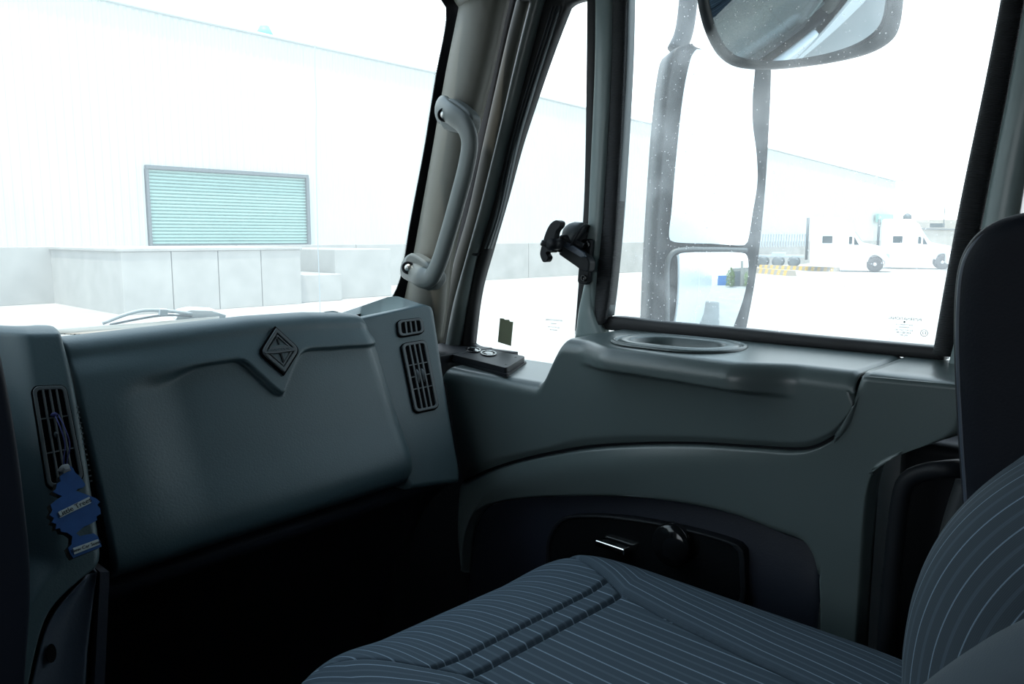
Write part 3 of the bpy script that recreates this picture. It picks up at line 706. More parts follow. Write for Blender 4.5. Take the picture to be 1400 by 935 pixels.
led = [[Vector((1.322, y, zl(y))), Vector((1.2, y, zl(y) - .003)), Vector((XF + .03, y, zl(y) - .004)), Vector((XF + .012, y, zl(y) - .010)), Vector((x2, y, zl(y) - .032))] for y in [.414 - .2 * k / 20 for k in range(21)]]
led = [cr(r, 24) for r in led]; g3_ = grid(led)
mk('lower_panel', join(g1_, g2_), M_DOOR, d1o, solid=.004, weld=True)
mk('rear_ledge', g3_, M_DOOR, d1o, solid=.004)
mk('seam_backing', grid([[p + Vector((.012, 0, .02)) for p in cr(seam, 60)], [p + Vector((.012, 0, -.02)) for p in cr(seam, 60)]]), M_BLK, d1o)
mk('seam_backing', box(1.16, 1.32, .40, .43, -.26, -.199), M_BLK, d1o, smooth=False)
# dark armrest recess with the release handle pod
ri = [p + Vector((.034, 0, 0)) for p in cr(recess, 60)]
ro = [Vector((1.175, p.y, -1.05)) for p in ri]
rows = []
for t in (0, .03, .06, .1, .2, .4, .7, 1): rows.append([a.lerp(b, t) + Vector((-.018 * math.sin(min(1, t / .2) * math.pi / 2), 0, 0)) for a, b in zip(ri, ro)])
mk('armrest_recess', grid(rows), M_NAVY, d1o)
pp = PX(1.14)
podo = ptcr([pp(745, 770), pp(748, 735), pp(765, 710), (pp(800, 705)), pp(860, 709), pp(930, 722), pp(990, 738), pp(1014, 750), pp(1018, 775), pp(1012, 830), pp(880, 850), pp(760, 830)], 72)
cc_ = sum(podo, Vector()) / 72
podi = [cc_ + (p - cc_) * .955 for p in podo]
pod = mk('handle_pod', prism([p + Vector((.004, 0, 0)) for p in podi], (.035, 0, 0)), M_GLOSS, d1o, smooth=False)
mk('pod_rim', ringprism(podo, podi, (.035, 0, 0)), M_BLK, pod, bevel=.002)
c = PX(1.13)(918, 745); mk('pull_cup', xf(lathe((0, 0, 0), (-1, 0, 0), [(.05, -.012), (.05, .004), (.042, .010), (.01, .012)], 28), Matrix.Translation(c) @ Matrix.Diagonal((1, .75, .75, 1))), M_GLOSS, pod)
c = PX(1.12)(820, 741); mk('release_lever', join(box(c.x, c.x + .02, c.y - .055, c.y + .012, c.z - .012, c.z + .001)), M_CHROME, pod, bevel=.003)
# B pillar behind the door, pull bar and belt
st('trim_5', box(1.26, 1.37, -1.05, .40, -1.10, -.30), M_BLK, bevel=.02)
st('trim_6', box(1.30, 1.37, -1.05, .18, -.30, .62), M_PILLAR, bevel=.02)
pb = PX(1.15)
tag(mk('assist_rail', tube([PX(1.22)(1345, 638), pb(1300, 641), pb(1262, 646), pb(1240, 658), pb(1231, 685), pb(1224, 740), pb(1214, 850), pb(1206, 990)], .0125, 16, 50), M_BLK, loc=pb(1206, 990)), 'black tubular rail curving down beside the seat back', 'rail')
bl = thing('seat_belt', (1.2, .25, -.6), 'dark seat belt strap hanging behind the seat back', 'seat belt')
bp_ = PX(1.22); mk('webbing', band([bp_(1306, 655), bp_(1286, 720), bp_(1262, 830), bp_(1245, 960)], [bp_(1330, 655), bp_(1306, 720), bp_(1280, 830), bp_(1262, 960)], 20, 3, .001, (-1, 0, 0), .002), M_DKMET, bl)

# ------------------------------------------------------------------ dashboard
db = thing('dashboard', (.65, 1.3, -1.05), 'grey moulded dashboard facing the passenger seat, below the windshield', 'dashboard')
lipx = [(.38, -.232), (.451, -.205), (.50, -.201), (.60, -.197), (.625, -.200), (.645, -.222), (.664, -.246), (.678, -.258), (.690, -.246), (.712, -.220), (.732, -.200), (.748, -.194), (.80, -.1955), (.892, -.199), (.96, -.20)]
lc = cr([Vector((x, 0, z)) for x, z in lipx], 400)
def lipz(x):
    i = min(range(0, 400), key=lambda k: abs(lc[k].x - x)) if False else None
    return interp(x, LX, LZ)
LX = [p.x for p in lc]; LZ = [p.z for p in lc]
prof = cr([Vector((0, y, z)) for y, z in ((1.62, -.205), (1.50, -.170), (1.40, -.150), (1.33, -.1395), (1.28, -.1345), (1.256, -.139), (1.243, -.150), (1.2375, -.163), (1.215, -.2), (1.165, -.3), (1.118, -.395), (1.108, -.425), (1.112, -.445), (1.135, -.462), (1.19, -.475), (1.26, -.48))], 230)
def topoff(x): return interp(x, [.35, .42, .50, .58, .668, .78, .85, .89, .91], [-.011, -.009, -.006, -.003, 0, -.001, -.006, -.011, -.018])
rows = []
NX = 330
for P in prof:
    row = []
    for i in range(NX):
        x = .366 + (.915 - .366) * i / (NX - 1)
        y, z = P.y, P.z
        up = sst(-.20, -.15, z); z += topoff(x) * up
        if y < 1.24:
            dl = lipz(x) - z
            # V lip: the door below is set back, steep by the V and soft elsewhere
            wl = .006 + .02 * (1 - sst(.48, .56, x)) 
            rec = .013 * sst(0, wl, dl) * sst(.41, .52, x) * sst(.920, .895, x)
            rec *= 1 - .55 * sst(-.33, -.42, z) 
            y += rec
        bott = .03 * sst(-.40, -.46, P.z)
        # ends roll back
        e = max(0, x - .870) / .045; y += .055 * (1 - math.sqrt(max(0, 1 - min(1, e) ** 2)))
        z -= .012 * (1 - math.sqrt(max(0, 1 - min(1, e) ** 2))) * up
        e = max(0, .374 - x) / .008; y += .010 * min(1, e) ** 2
        zb = .035 * (x - .64) * sst(-.30, -.45, P.z); z += zb
        row.append(Vector((x, y, z)))
    rows.append(row)
mk('passenger_panel', grid(rows), M_DASH, db, solid=.003)
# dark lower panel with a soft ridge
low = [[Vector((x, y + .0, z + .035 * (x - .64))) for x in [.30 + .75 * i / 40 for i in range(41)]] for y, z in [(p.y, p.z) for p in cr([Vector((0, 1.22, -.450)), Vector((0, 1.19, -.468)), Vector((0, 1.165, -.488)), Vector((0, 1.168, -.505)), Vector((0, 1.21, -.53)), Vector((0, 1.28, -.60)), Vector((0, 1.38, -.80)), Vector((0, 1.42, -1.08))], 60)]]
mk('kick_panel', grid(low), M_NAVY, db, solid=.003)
# top pad to the glass, behind everything, and defroster grille
mk('cowl_pad', grid([[Vector((x, y, z)) for x in (-.9, 1.04)] for y, z in ((1.25, -.21), (1.45, -.20), (1.66, -.23))]), M_BLK, db, solid=.003)
dgp = PZ(-.158)
m_gr = mat('perforated_grille', (.14, .14, .13), .6)
t = m_gr.node_tree; c_ = t.nodes.new('ShaderNodeTexCoord'); v_ = t.nodes.new('ShaderNodeTexVoronoi'); v_.inputs['Scale'].default_value = 190; v_.inputs['Randomness'].default_value = 0
r_ = t.nodes.new('ShaderNodeMath'); r_.operation = 'GREATER_THAN'; r_.inputs[1].default_value = .38; mxx = t.nodes.new('ShaderNodeMix'); mxx.data_type = 'RGBA'
mxx.inputs[6].default_value = (.01, .01, .01, 1); mxx.inputs[7].default_value = (.34, .33, .30, 1)
t.links.new(c_.outputs['Object'], v_.inputs['Vector']); t.links.new(v_.outputs['Distance'], r_.inputs[0]); t.links.new(r_.outputs[0], mxx.inputs[0]); t.links.new(mxx.outputs[2], t.nodes['Principled BSDF'].inputs['Base Color'])
mk('defroster_grille', grid([[dgp(36, 454), dgp(100, 456), dgp(180, 456), dgp(300, 444)], [dgp(40, 449), dgp(110, 446.5), dgp(190, 442), dgp(300, 432)]]), m_gr, db, solid=.002)

# right vent tower
pv = PD(.035)
tz = pv(580, 418).z
towL = [pv(492, 436), pv(494, 445), pv(500, 470), pv(512, 520), pv(530, 580), pv(548, 630), pv(556, 652), pv(562, 664)]
towR = [pv(582, 417), pv(590, 421), pv(594, 440), pv(603, 500), pv(614, 570), pv(623, 622), pv(627, 643), pv(627, 656)]
A = cr(towL, 70); B = cr(towR, 70)
BK = Vector((0, 1, .12))
rows = []
for j in range(70):
    row = [A[j] + BK * .08, A[j] + BK * .02]
    for i in range(24): row.append(A[j].lerp(B[j], i / 23))
    row += [B[j] + Vector((.004, .006, 0)), B[j] + Vector((.007, .02, 0)), B[j] + BK * .10 + Vector((.008, 0, 0))]
    rows.append(row)
r0 = rows[0]
top = []
for k, (dy, dz) in enumerate(((.30, -.07), (.12, -.024), (.04, -.003), (.012, .0005))): top.append([p + Vector((0, dy, dz)) for p in r0])
rl = rows[-1]; rows += [[p + Vector((0, dy, dz)) for p in rl] for dy, dz in ((.004, -.006), (.02, -.012), (.12, -.02))]
mk('vent_tower', grid(top + rows), M_DASH, db)
def quadmap(cor, plane, o=0):
    a, b, c, d = [plane(*q) for q in cor]                              # TL TR BR BL
    return lambda u, v, h=0: a.lerp(b, u).lerp(d.lerp(c, u), v) + ND * (h + o)
def vent(cor, plane, ncol, cross, ar, label=None, wheel=None, o=.0):
    q = quadmap(cor, plane, o)
    va = mk('air_vent', prism([q(u, v, .0008) for u, v in rrect(0, 1, 0, 1, .2, 6, ar)], ND * -.004), M_VOID, db, smooth=False)  # flat black slab stands in for the vent's shaded depth
    mk('vent_rim', ringprism([q(u, v, .0035) for u, v in rrect(.035, .965, .035/ar*1.0, 1-.035/ar, .17, 6, ar)], [q(u, v, .0035) for u, v in rrect(.13, .87, .13/ar, 1-.13/ar, .10, 6, ar)], ND * -.004), M_VENT, va, bevel=.0008)
    for i in range(1, ncol):
        u = .13 + .74 * i / ncol
        mk('louvre', join(prism([q(u - .030, .10/ar, .0032), q(u + .030, .10/ar, .0032), q(u + .030, 1-.10/ar, .0032), q(u - .030, 1-.10/ar, .0032)], ND * -.004)), M_VENT, va, bevel=.0006)
    for v in cross:
        mk('cross_bar', prism([q(.12, v - .006, .0026), q(.88, v - .006, .0026), q(.88, v + .006, .0026), q(.12, v + .006, .0026)], ND * -.002), M_VENT, va, smooth=False)
    if ar < 1.6:                                                       # webs that round the slot ends
        pass
    if wheel:
        for (u, v, ru, rv_) in wheel:
            oo = [q(u + ru*math.cos(a*math.pi/10), v + rv_*math.sin(a*math.pi/10), .002) for a in range(20)]
            mk('direction_tab', dome(oo, ND, .007, 5), M_VENT, va)
    return va
vent(((540.5, 438.5), (576, 434.6), (579.5, 456.5), (543, 463)), pv, 4, (), .75, o=.003)
vent(((545.6, 470.5), (581, 464.6), (599.5, 559), (565, 566.7)), pv, 4, (.33, .50, .67), 2.6, wheel=((.40, .5, .06, .10), (.60, .5, .06, .10)), o=.003)

# centre pod with the vent that holds the freshener
pc = PD(-.012)
R_ = [pc(87, 457), pc(95, 486), pc(102, 515), pc(111, 560), pc(122, 625), pc(130, 680), pc(138, 730), pc(141, 764), pc(136, 776), pc(112, 795), pc(82, 822), pc(66, 845), pc(54, 880), pc(38, 950)]
L_ = [pc(-60, 459), pc(-60, 510), pc(-60, 590), pc(-60, 660), pc(-55, 720), pc(-50, 762), pc(-45, 790), pc(-40, 830), pc(-30, 850), pc(-28, 870), pc(-25, 900), pc(-20, 950)]
A = cr(L_, 80); B = cr(R_, 80); rows = []
for j in range(80):
    row = []
    for i in range(40):
        s = i / 39; p = A[j].lerp(B[j], s); p.y += .014 * sst(.95, 1, s) ** 2 + .05 * sst(.68, .30, s); row.append(p)
    rows.append(row)
r0 = rows[0]; top = [[p + Vector((0, dy, dz + .014)) for p in r0] for dy, dz in ((.40, -.06), (.22, -.022), (.12, -.011), (.06, -.0065), (.03, -.006), (.014, -.009), (.005, -.012))]
mk('centre_panel', grid(top + rows), M_DASH, db, solid=.003)
vent(((41, 528), (90, 526), (116, 657), (64, 672)), pc, 4, (.33, .66), 2.6, wheel=((.45, .5, .05, .03),), o=.001)
mk('vent_scale', join(*[prism([pc(104 + k*1.35, 556 + k*7.2), pc(107 + k*1.35, 555.5 + k*7.2), pc(107.4 + k*1.35, 557.5 + k*7.2), pc(104.4 + k*1.35, 558 + k*7.2)], ND * .0012) for k in range(15)]), M_VENT, db, smooth=False)
pk = PD(.0)
R2 = [pk(137, 782), pk(136, 810), pk(134, 850), pk(130, 900), pk(128, 960)]
L2 = [pk(118, 792), pk(86, 824), pk(68, 850), pk(55, 888), pk(38, 960)]
A = cr(L2, 40); B = cr(R2, 40); rows = []
for j in range(40):
    row = [A[j].lerp(B[j], i / 23) + Vector((0, .010 * math.sin(math.pi * i / 23) + .02 * sst(.85, 1, i / 23), 0)) for i in range(24)]; rows.append(row)
mk('lower_centre_panel', grid(rows), M_NAVY2, db, solid=.003)
mk('bolt_hole', prism([pk(70 + 7*math.cos(a*.393) - 3*math.sin(a*.393)*0, 893 + 13*math.sin(a*.393)) + ND * .001 for a in range(16)], ND * -.004), M_GLOSS, db, smooth=False)
mk('centre_side', prism([pk(137, 782), pk(150, 782), pk(142, 960), pk(128, 960)], (0, .25, 0)), M_NAVY, db, smooth=False)
# navy edge of the centre console at far left
pn = PY(.93)
A = cr([pn(-90, 470), pn(-90, 600), pn(-90, 800), pn(-90, 1000)], 40)
B = cr([pn(-8, 462), pn(-2, 490), pn(10, 550), pn(20, 610), pn(30, 690), pn(37, 760), pn(38, 820), pn(33, 900), pn(26, 1000)], 40); rows = []
for j in range(40):
    row = [A[j].lerp(B[j], i / 15) for i in range(16)]; row += [B[j] + Vector((.003, .004, 0)), B[j] + Vector((.004, .012, 0)), B[j] + Vector((-.01, .18, 0))]; rows.append(row)
mk('console_edge', grid(rows), M_NAVY, db, solid=.003)

mk('instrument_panel', box(-.88, .205, 1.14, 1.60, -.52, -.15), M_DASH, db, bevel=.03)
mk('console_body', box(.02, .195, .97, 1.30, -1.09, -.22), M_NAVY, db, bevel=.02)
# emblem
pe = PD(-.003)
em = thing('diamond_emblem', pe(388, 514), 'grey diamond emblem with lettered band at the tip of the dash moulding', 'emblem')
def diamond(k, h, rnd=.12):
    T, Rr, Bm, Lf = [pe(*q) for q in ((375.6, 446), (410.5, 478), (388.3, 513.5), (352.5, 482.5))]
    c = (T + Rr + Bm + Lf) / 4; P = []
    cor = [T, Rr, Bm, Lf]; rs = (.02, .22, .02, .22)
    for i in range(4):
        a, b, d = cor[i-1], cor[i], cor[(i+1) % 4]; r = rs[i]
        p0 = b.lerp(a, r); p1 = b.lerp(d, r)
        for t in range(7):
            s = t / 6; P.append((1-s)**2 * p0 + 2*s*(1-s) * b + s*s * p1)
    return [c + (p - c) * k + ND * h for p in P]
mk('emblem_bed', prism(diamond(1, .0015), ND * -.006), M_VOID, em, smooth=False)
mk('emblem_frame', ringprism(diamond(.90, .005), diamond(.70, .005), ND * -.006), M_VENT, em, bevel=.0012)
mk('emblem_face', prism(diamond(.66, .0025), ND * -.004), M_DASH, em, smooth=False)
mk('emblem_line', ringprism(diamond(.62, .0045), diamond(.55, .0045), ND * -.002), M_VENT, em, smooth=False)
def seg(a, b, w_, m, h, nm):
    a, b = pe(*a) + ND * h, pe(*b) + ND * h; s = (b - a).normalized().cross(ND) * w_; mk(nm, prism([a + s, a - s, b - s, b + s], ND * -.002), m, em, smooth=False)
seg((377.5, 462), (380.5, 472), .0012, M_BLK, .0045, 'emblem_stroke'); seg((382.5, 484), (386.5, 496), .0014, M_BLK, .0045, 'emblem_stroke')
seg((366, 478), (376.5, 462.5), .0008, M_BLK, .0045, 'emblem_stroke'); seg((367, 486), (379.5, 497.5), .0008, M_BLK, .0045, 'emblem_stroke')
bandp = [pe(*q) + ND * .0065 for q in ((361, 483.5), (368, 477.5), (378, 474.3), (390, 474.3), (402, 478.5), (401, 481), (390, 482.5), (378, 484.5), (367, 485), (361, 485.2))]
bd = mk('emblem_band', prism(bandp, ND * -.003), M_VENT, em, bevel=.0004)
ce = pe(381, 479.6) + ND * .0066; ex_ = (pe(400, 478.0) - pe(362, 482.0)); ey_ = (pe(380, 470) - pe(381, 490))
text('emblem_letters', 'INTERNATIONAL', .0062, basis(ce, ex_, ey_), M_DASH, bd, .0004)

# ------------------------------------------------------------------ hanging air freshener
qa = pc(76, 569) + ND * .004
af = thing('air_freshener', pc(110, 760) + ND * .02, 'blue tree shaped card air freshener hanging from the left dash vent by a string', 'air freshener')
pt = PD(-.040)
tree = [(90, 639), (95, 636), (100, 640), (103, 646), (109, 651), (112, 655), (117, 663), (113, 667), (107, 668), (104, 671), (113, 674), (121, 677), (131, 681), (137, 686), (133, 690), (137, 695), (138, 702), (132, 706), (133, 711), (124, 716), (115, 720), (104, 729), (109, 733), (117, 731), (128, 729), (134, 733), (139, 747), (130, 751), (100, 763), (96, 757), (93, 749), (98, 744), (99, 733), (92, 728), (84, 727), (82, 722), (76, 723), (77, 716), (71, 714), (74, 708), (68, 704), (72, 697), (69, 690), (76, 684), (85, 678), (78, 675), (72, 672), (77, 668), (78, 661), (83, 658), (82, 651), (86, 648)]
def card(dx, dy, plane, nm, m, par, th, k=1.0):
    P = [plane(100 + (x - 100) * k + dx, 700 + (y - 700) * k + dy) for x, y in tree]
    return mk(nm, prism(P, ND * -th), m, par, smooth=False)
card(-5, 3, PD(-.036), 'dark_tree_copy', M_TREEBK, af, .0015, 1.0)  # darker copy of the tree outline, set behind and offset to the lower left
tr = card(0, 0, pt, 'tree_card', M_TREE, af, .0022)
def plate(cor, nm, txt, size):
    a, b, c, d = [pt(*q) + ND * .0008 for q in cor]
    o_ = mk(nm, prism([a, b, c, d], ND * -.0006), M_LABEL, tr, smooth=False)
    ce = (a + b + c + d) / 4 + ND * .0003; text('lettering', txt, size, basis(ce, b - a, a - d), M_INK, o_, .0002) if False else None
    t_ = text('plate_lettering', txt, size, basis(ce, b - a, a - d), M_INK, tr, .0002)
plate(((79.5, 700), (122, 679), (124.5, 687.5), (82, 708)), 'name_plate', 'Little Trees', .0092)
plate(((99, 749.5), (134, 737), (136, 744.5), (101.5, 758)), 'scent_plate', 'New Car Scent', .0060)
mk('loop_string', tube([pc(73, 569) + ND*.006, pc(77, 590) + ND*.02, pc(82, 615) + ND * .026, pt(87, 634), pt(93, 640)], .0009, 6, 20), M_STRING, af)
mk('loop_string', tube([pc(78, 569) + ND*.006, pc(82, 590) + ND*.022, pc(88, 615) + ND * .027, pt(91, 634), pt(93, 640)], .0009, 6, 20), M_STRING, af)
mk('string_knot', lathe(pc(72, 569) + ND * .006, (1, 0, 0), [(.001, -.004), (.003, -.002), (.0035, .002), (.001, .005)], 10), M_STRING, af)
bm = bmesh.new(); bmesh.ops.create_icosphere(bm, subdivisions=2, radius=1)
V = []; c0 = pt(88, 641) + ND * .001
for v in bm.verts: V.append(c0 + Vector((v.co.x * .008, v.co.y * .003, v.co.z * .006)) * random.uniform(.6, 1.25))
Fi = [tuple(v.index for v in f.verts) for f in bm.faces]; bm.free()
mk('torn_wrapper', (V, Fi), mat('clear_wrapper', (.35, .38, .4), .15), af, smooth=False)

# ------------------------------------------------------------------ clamp bracket on the division post
ph = thing('bracket_mount', PX(1.28)(800, 388), 'black swivel bracket with wing knob and suction ball clamped on the window post', 'bracket')
k = PX(1.285)
mk('clamp_plate', prism([k(799, 330), k(801, 326.5), k(811, 326.5), k(813, 330), k(809, 386), k(806, 389), k(796, 388), k(794, 384)], (-.012, 0, 0)), M_BLK, ph, bevel=.003)
for (a, b, r) in ((802, 334.5, .0085), (799, 380, .0065)):
    bo = mk('cap_screw', lathe(PX(1.272)(a, b), (-1, 0, 0), [(r, -.002), (r, .004), (r*.9, .005), (r*.6, .005), (r*.55, .002), (.0005, .002)], 20), M_GLOSS, ph)
k2 = PX(1.25)
mk('swing_arm', prism([k2(763, 348), k2(768, 330), k2(773, 329), k2(781, 334), k2(802, 351), k2(806, 358), k2(804, 372), k2(797, 372), k2(786, 364)], (.022, 0, 0)), M_BLK, ph, bevel=.004)
mk('arm_cap', prism([k2(767, 333), k2(769, 329.5), k2(777, 329.5), k2(800, 345), k2(803, 351), k2(796, 352), k2(778, 341)], (-.006, 0, 0)), M_NAVY2, ph, bevel=.002)
mk('swivel_pin', cyl(PX(1.24)(768, 342), PX(1.22)(752, 336) - PX(1.24)(768, 342), .006, .045, 14), M_BLK, ph)
wk = PX(1.215)
mk('wing_knob', prism(ptcr([wk(739, 352), wk(738, 346), wk(742, 330), wk(747, 315), wk(753, 305), wk(760, 301), wk(766, 304), wk(765, 310), wk(760, 316), wk(758, 324), wk(757, 333), wk(755, 345), wk(749, 344), (wk(746, 346)), wk(749, 352), wk(746, 358), wk(742, 358)], 70), (.016, 0, 0)), M_BLK, ph, bevel=.004)
mk('knob_hub', cyl(PX(1.205)(753, 334), (1, 0.1, 0), .012, .03, 18), M_BLK, ph)
mk('suction_ball', lathe(PX(1.27)(786, 322), Vector((-.3, .7, .45)), [(.030, -.010), (.031, .0), (.028, .006), (.024, .014), (.016, .022), (.008, .026), (.001, .027)], 28), M_VENT, ph)
mk('ball_rim', lathe(PX(1.27)(786, 322), Vector((-.3, .7, .45)), [(.033, -.014), (.034, -.009), (.031, -.007)], 28), M_BLK, ph)
mk('ball_socket', tube([PX(1.25)(763, 329), PX(1.24)(772, 325), PX(1.25)(783, 330), PX(1.26)(797, 337)], .007, 12, 14, .8), M_BLK, ph)

# ------------------------------------------------------------------ outside mirrors
mn = Vector((-.518, -.855, 0)).normalized(); mp = ray(970, 300); mp = mp * (1.72 / mp.x)
mq = PP(mp, mn)
mh = thing('side_mirror', mq(970, 470), 'tall black housed side mirror with a flat glass over a smaller convex glass', 'mirror')
hl = [mq(945, 60), mq(925, 66), mq(916, 90), mq(908, 150), mq(900, 250), mq(894, 350), mq(891, 430), mq(890, 480), mq(905, 520)]
hr_ = [mq(1010, 80), mq(1050, 88), mq(1052, 105), mq(1050, 160), mq(1044, 260), mq(1035, 350), mq(1024, 420), mq(1012, 470), mq(985, 520)]
hb = band(hl, hr_, 60, 21, -.0, mn, .05)
# rounded-edge housing: front sits behind the glass, edges roll forward
A = cr(hl, 60); B = cr(hr_, 60); rows = []
for j in range(60):
    row = []
    for i in range(31):
        s = i / 30; a_ = A[j].lerp(B[j], s); row.append(a_ - mn * (.012 - .018 * (abs(2*s-1) ** 6)))
    row += [B[j] - mn * .03, B[j].lerp(A[j], .06) - mn * .10, B[j].lerp(A[j], .3) - mn * .14, B[j].lerp(A[j], .7) - mn * .14, B[j].lerp(A[j], .94) - mn * .10, A[j] - mn * .03]
    rows.append(row)
V, Fc = grid(rows); kk = len(rows[0]); Fc += [(i*kk, i*kk + kk - 1, (i+1)*kk + kk - 1, (i+1)*kk) for i in range(59)]; Fc += [tuple(range(kk)), tuple(range(59*kk + kk - 1, 59*kk - 1, -1))]
mk('housing', (V, Fc), M_MIRH, mh)
gu = ptcr([mq(*q) + mn * .004 for q in ((951, 68), (990, 69), (1028, 74), (1031, 90), (1028, 130), (1028, 170), (1033, 210), (1034, 250), (1028, 290), (1021, 330), (1016, 335), (970, 333), (922, 331), (914, 326), (917, 290), (924, 210), (933, 130), (944, 78))], 120)  # right edge drawn in so dark housing stands in for a dark reflection
mk('flat_glass', prism(gu, mn * -.004), M_MIR, mh, smooth=False)
gl_ = ptcr([mq(*q) + mn * .004 for q in ((921, 352), (928, 346), (970, 344.5), (1015, 346), (1020, 352), (1020, 375), (1014, 405), (1003, 440), (990, 480), (960, 495), (930, 490), (920, 470), (919, 410))], 120)
mk('convex_glass', sphdome(gl_, mn, .85, 20, .045), M_MIR, mh)
rim = [mq(*q) + mn * .006 for q in ((911, 470), (911, 400), (912, 356), (922, 343), (970, 341), (1019, 342))]
mk('glass_bezel', tube(rim, .006, 8, 60), M_DKMET, mh)
mk('mirror_arm', tube([mq(940, 62) - mn * .06, mq(950, 40) - mn * .06, mq(953, 10) - mn * .05, mq(948, -40) - mn * .02, mq(930, -100)], .022, 14, 30), M_MIRH, mh)
mk('mirror_arm', tube([mq(940, 470) - mn * .06, mq(930, 560) - mn * .04, Vector((1.40, 1.25, -.5))], .022, 14, 20), M_MIRH, mh)
# look-down mirror over the door
ln = Vector((-.62, -.50, -.60)).normalized(); lp = ray(1100, 40); lp = lp * (1.45 / lp.x)
lq = PP(lp, ln)
lm = thing('look_down_mirror', lq(1095, -60), 'convex look-down mirror with a black rim above the door window', 'mirror')
oo = ptcr([lq(*q) for q in ((951, -30), (956, 15), (967, 50), (983, 76), (1005, 90), (1045, 94), (1090, 91), (1150, 82), (1195, 69), (1222, 50), (1232, 20), (1233, -30), (1215, -75), (1150, -100), (1060, -102), (985, -85))], 140)
ii = ptcr([lq(*q) for q in ((965, -30), (970, 8), (978, 38), (992, 66), (1010, 79), (1045, 83), (1090, 80), (1145, 71), (1182, 59), (1205, 42), (1213, 18), (1214, -26), (1198, -64), (1145, -86), (1062, -88), (996, -74))], 140)
mk('convex_glass', sphdome([p + ln * .002 for p in ii], ln, 1.1, 24), M_MIR, lm)
rows = [[p - ln * .05 for p in ii], [p - ln * .01 for p in oo], [p + ln * .004 for p in oo], [a.lerp(b, .5) + ln * .010 for a, b in zip(oo, ii)], [p + ln * .006 for p in ii], [p + ln * .0 for p in ii]]
V = [p for r in rows for p in r]; N_ = 140
Fc = [(j*N_+i, j*N_+(i+1) % N_, (j+1)*N_+(i+1) % N_, (j+1)*N_+i) for j in range(5) for i in range(N_)] + [tuple(range(N_))]
mk('rim', (V, Fc), M_MIRH, lm)
mk('mirror_bracket', tube([lq(1100, -60) - ln * .04, lq(1100, -100) - ln*.05, Vector((1.38, .62, .74))], .015, 10, 14), M_MIRH, lm)

# wiper, antenna on the outside
wo = lambda px, py, o=0: ws(px, py, -.03 + o)
wi = thing('windshield_wiper', wo(250, 435), 'pale wiper arm lying low across the windshield', 'wiper')
mk('wiper_arm', tube([wo(140, 442), wo(175, 429), (wo(200, 424)), wo(240, 426), wo(262, 429)], .0035, 8, 30, .7), M_FENCE, wi)
mk('wiper_blade', tube([wo(150, 444), wo(190, 436), wo(225, 431), wo(262, 432)], .0022, 6, 24), M_DKMET, wi)
mk('wiper_clip', prism([wo(217, 421), wo(228, 421.5), wo(227, 430), wo(216, 430)], WN * .008), M_FENCE, wi, bevel=.001)
mk('wiper_pivot', prism([wo(240, 437), (wo(247, 426)), wo(262, 423), wo(290, 424), wo(310, 430), wo(308, 445), wo(250, 446)], WN * -.02), M_BODY, wi, bevel=.003)
ya = PY(2.3)
tag(mk('whip_antenna', tube([ya(438, 470), ya(437, 400), ya(434.5, 330), ya(433, 260), ya(432, 180), ya(432.5, 140), ya(430.5, 90), ya(431, 40), ya(429, -40)], .0016, 6, 60), M_FENCE, loc=ya(438, 470)), 'thin wavy whip antenna standing in front of the windshield', 'antenna')

# ------------------------------------------------------------------ passenger seat
se = thing('passenger_seat', (.72, .5, -1.08), 'dark blue-grey seat with pale pinstripe cloth and black vinyl upper back', 'seat')
xc, yc, hx, hy = .725, .505, .315, .405
NS = 380
def hw(y): return interp(y, [.10, .41, .55, .63, .67, .78, .84, .92], [.085, .115, .135, .150, .172, .222, .25, .28])
V = []; UV = []
def pw(v, p): return math.copysign(abs(v) ** p, v)
for j in range(NS):
    for i in range(NS):
        a = -1 + 2 * i / (NS - 1); b = -1 + 2 * j / (NS - 1)
        r = (abs(a) ** 7 + abs(b) ** 7) ** (1/7)
        x = xc + hx * a * math.sqrt(max(0, 1 - .10 * b ** 4)); y = yc + hy * b * math.sqrt(max(0, 1 - .13 * a ** 4))
        z = -.498
        z -= .17 * (1 - max(0, 1 - r ** 5) ** .45)
        z -= .006 * sst(.55, .95, b) + .012 * sst(.3, 1.0, b) ** 2
        z += .018 * sst(.35, .75, abs(a)) * sst(1.05, .7, abs(b)) + .004
        dx = abs(x - xc) - hw(y)
        g = .009 * math.exp(-(dx / .0040) ** 2)
        inside = dx < 0
        for ys, xs in ((.668, 1), (.628, 1)):
            if dx < .002: g = max(g, .008 * math.exp(-((y - ys) / .0038) ** 2))
        z -= g * sst(1.0, .9, r)
        if dx < 0: z -= .004
        V.append((x, y, z))
def seat_uv(p, c):
    if abs(c.x - xc) < hw(c.y): return ((p.x - xc) * (.72 if c.y < .668 else 1) + (.0 if c.y < .668 else .004), p.y)
    return (abs(p.x - xc) - hw(p.y) + .508 + max(0, -.50 - p.z) * .8, p.y)
Fc = [(j*NS+i, j*NS+i+1, (j+1)*NS+i+1, (j+1)*NS+i) for j in range(NS-1) for i in range(NS-1)]
mk('seat_cushion', (V, Fc), M_FAB, se, uvs=seat_uv)
mk('seat_base', box(.47, .98, .14, .76, -1.08, -.66), M_VIN, se, bevel=.04)
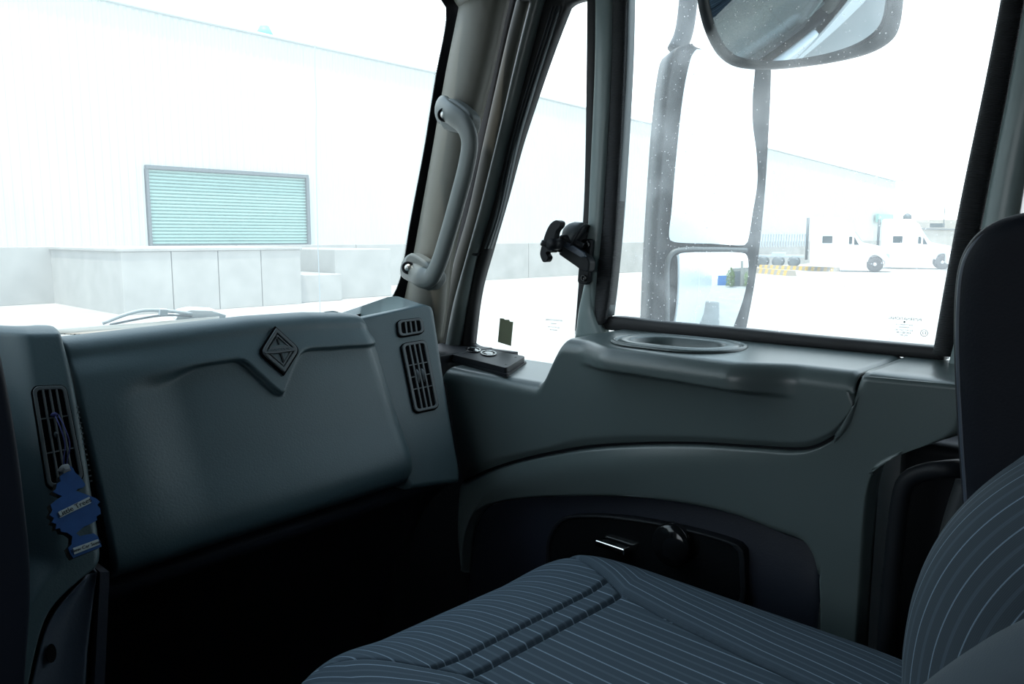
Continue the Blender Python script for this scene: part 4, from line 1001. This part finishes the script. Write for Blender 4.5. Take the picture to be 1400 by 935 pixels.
# lower backrest with bulging side
pz = PX(.66)
prf = cr([pz(1222, 1050), pz(1232, 985), pz(1235, 935), pz(1238, 870), pz(1252, 800), pz(1282, 735), pz(1330, 678), pz(1400, 628), pz(1480, 595)], 60)
ctrl = []
cols = [(.42, .0, 0), (.34, .0, .008), (.05, .0, .0), (.0, .0, 0), (-.035, .014, 0), (-.058, .05, 0), (-.066, .09, 0), (-.070, .13, 0), (-.066, .17, 0), (-.045, .21, 0)]
rows = []; nb = 90; UVb = []
back = Vector((0, -.90, -.42))
for dx, bk, _ in cols: ctrl.append([p + Vector((dx, 0, 0)) + back * bk for p in prf])
cr_rows = loft(ctrl, 60, nb)
V = []; UV = []
for j in range(nb):
    for i in range(60):
        p = cr_rows[j][i]; V.append(p)
        s = sum((cr_rows[k+1][i] - cr_rows[k][i]).length for k in range(j)) if i == 30 else None
acc = [0]
for k in range(nb - 1): acc.append(acc[-1] + (cr_rows[k+1][30] - cr_rows[k][30]).length)
UV = [(acc[j], i * .01) for j in range(nb) for i in range(60)]
Fc = [(j*60+i, j*60+i+1, (j+1)*60+i+1, (j+1)*60+i) for j in range(nb-1) for i in range(59)]
mk('lower_backrest', (V, Fc), M_FABB, se, uvs=UV, solid=.01)
# side panel below the bolster seam
fl = mat('plain_seat_cloth', (.05, .07, .088), .85, bump=(900, .3, 'noise'))
V, Fc = grid([[p + Vector((0, 0, 0)) for p in cr_rows[nb-4]], [p + Vector((-.012, 0, 0)) + back * .03 for p in cr_rows[nb-1]], [p + Vector((-.015, 0, 0)) + back * .16 for p in cr_rows[nb-1]]])
mk('side_panel', (V, Fc), fl, se, solid=.006)
# black vinyl upper back
px7 = PX(.74)
fr = cr([px7(1325, 760), px7(1322, 690), px7(1316, 600), px7(1311, 500), px7(1311, 420), px7(1317, 365), px7(1332, 335), px7(1358, 315), px7(1400, 303), px7(1470, 298)], 70)
cols = [(.36, -.07), (.34, -.02), (.30, .0), (.02, .0), (.004, -.006), (.0, -.02), (.0, -.10), (.01, -.16)]
ctrl = [[p + Vector((dx, dy, 0)) for p in fr] for dx, dy in cols]
mk('upper_backrest', grid(loft(ctrl, 70, 60)), M_VIN, se, solid=.008)
mk('edge_piping', tube([p + Vector((.002, .0, 0)) for p in fr], .0028, 8), M_NAVY2, se)
stl = []
for i in range(2, 150):
    s = i / 150; p = cr(fr, 151)[i] if False else None
f2 = cr(fr, 170)
for i in range(4, 165, 2):
    a, b = f2[i] + Vector((-.001, -.014, 0)), f2[i+1] + Vector((-.001, -.014, 0)); stl.append(tube([a, a.lerp(b, .7)], .0007, 5))
tag(mk('seam_stitching', join(*stl), M_STITCH, se), kind='stuff')
# soft armrest end, close to the lens
pa = PX(.40)
mk('armrest', tube([pa(1280, 990), pa(1330, 957), pa(1390, 925), pa(1480, 890)], lambda t: .016 + .004 * t, 16, 30, 1.5), fl, se)
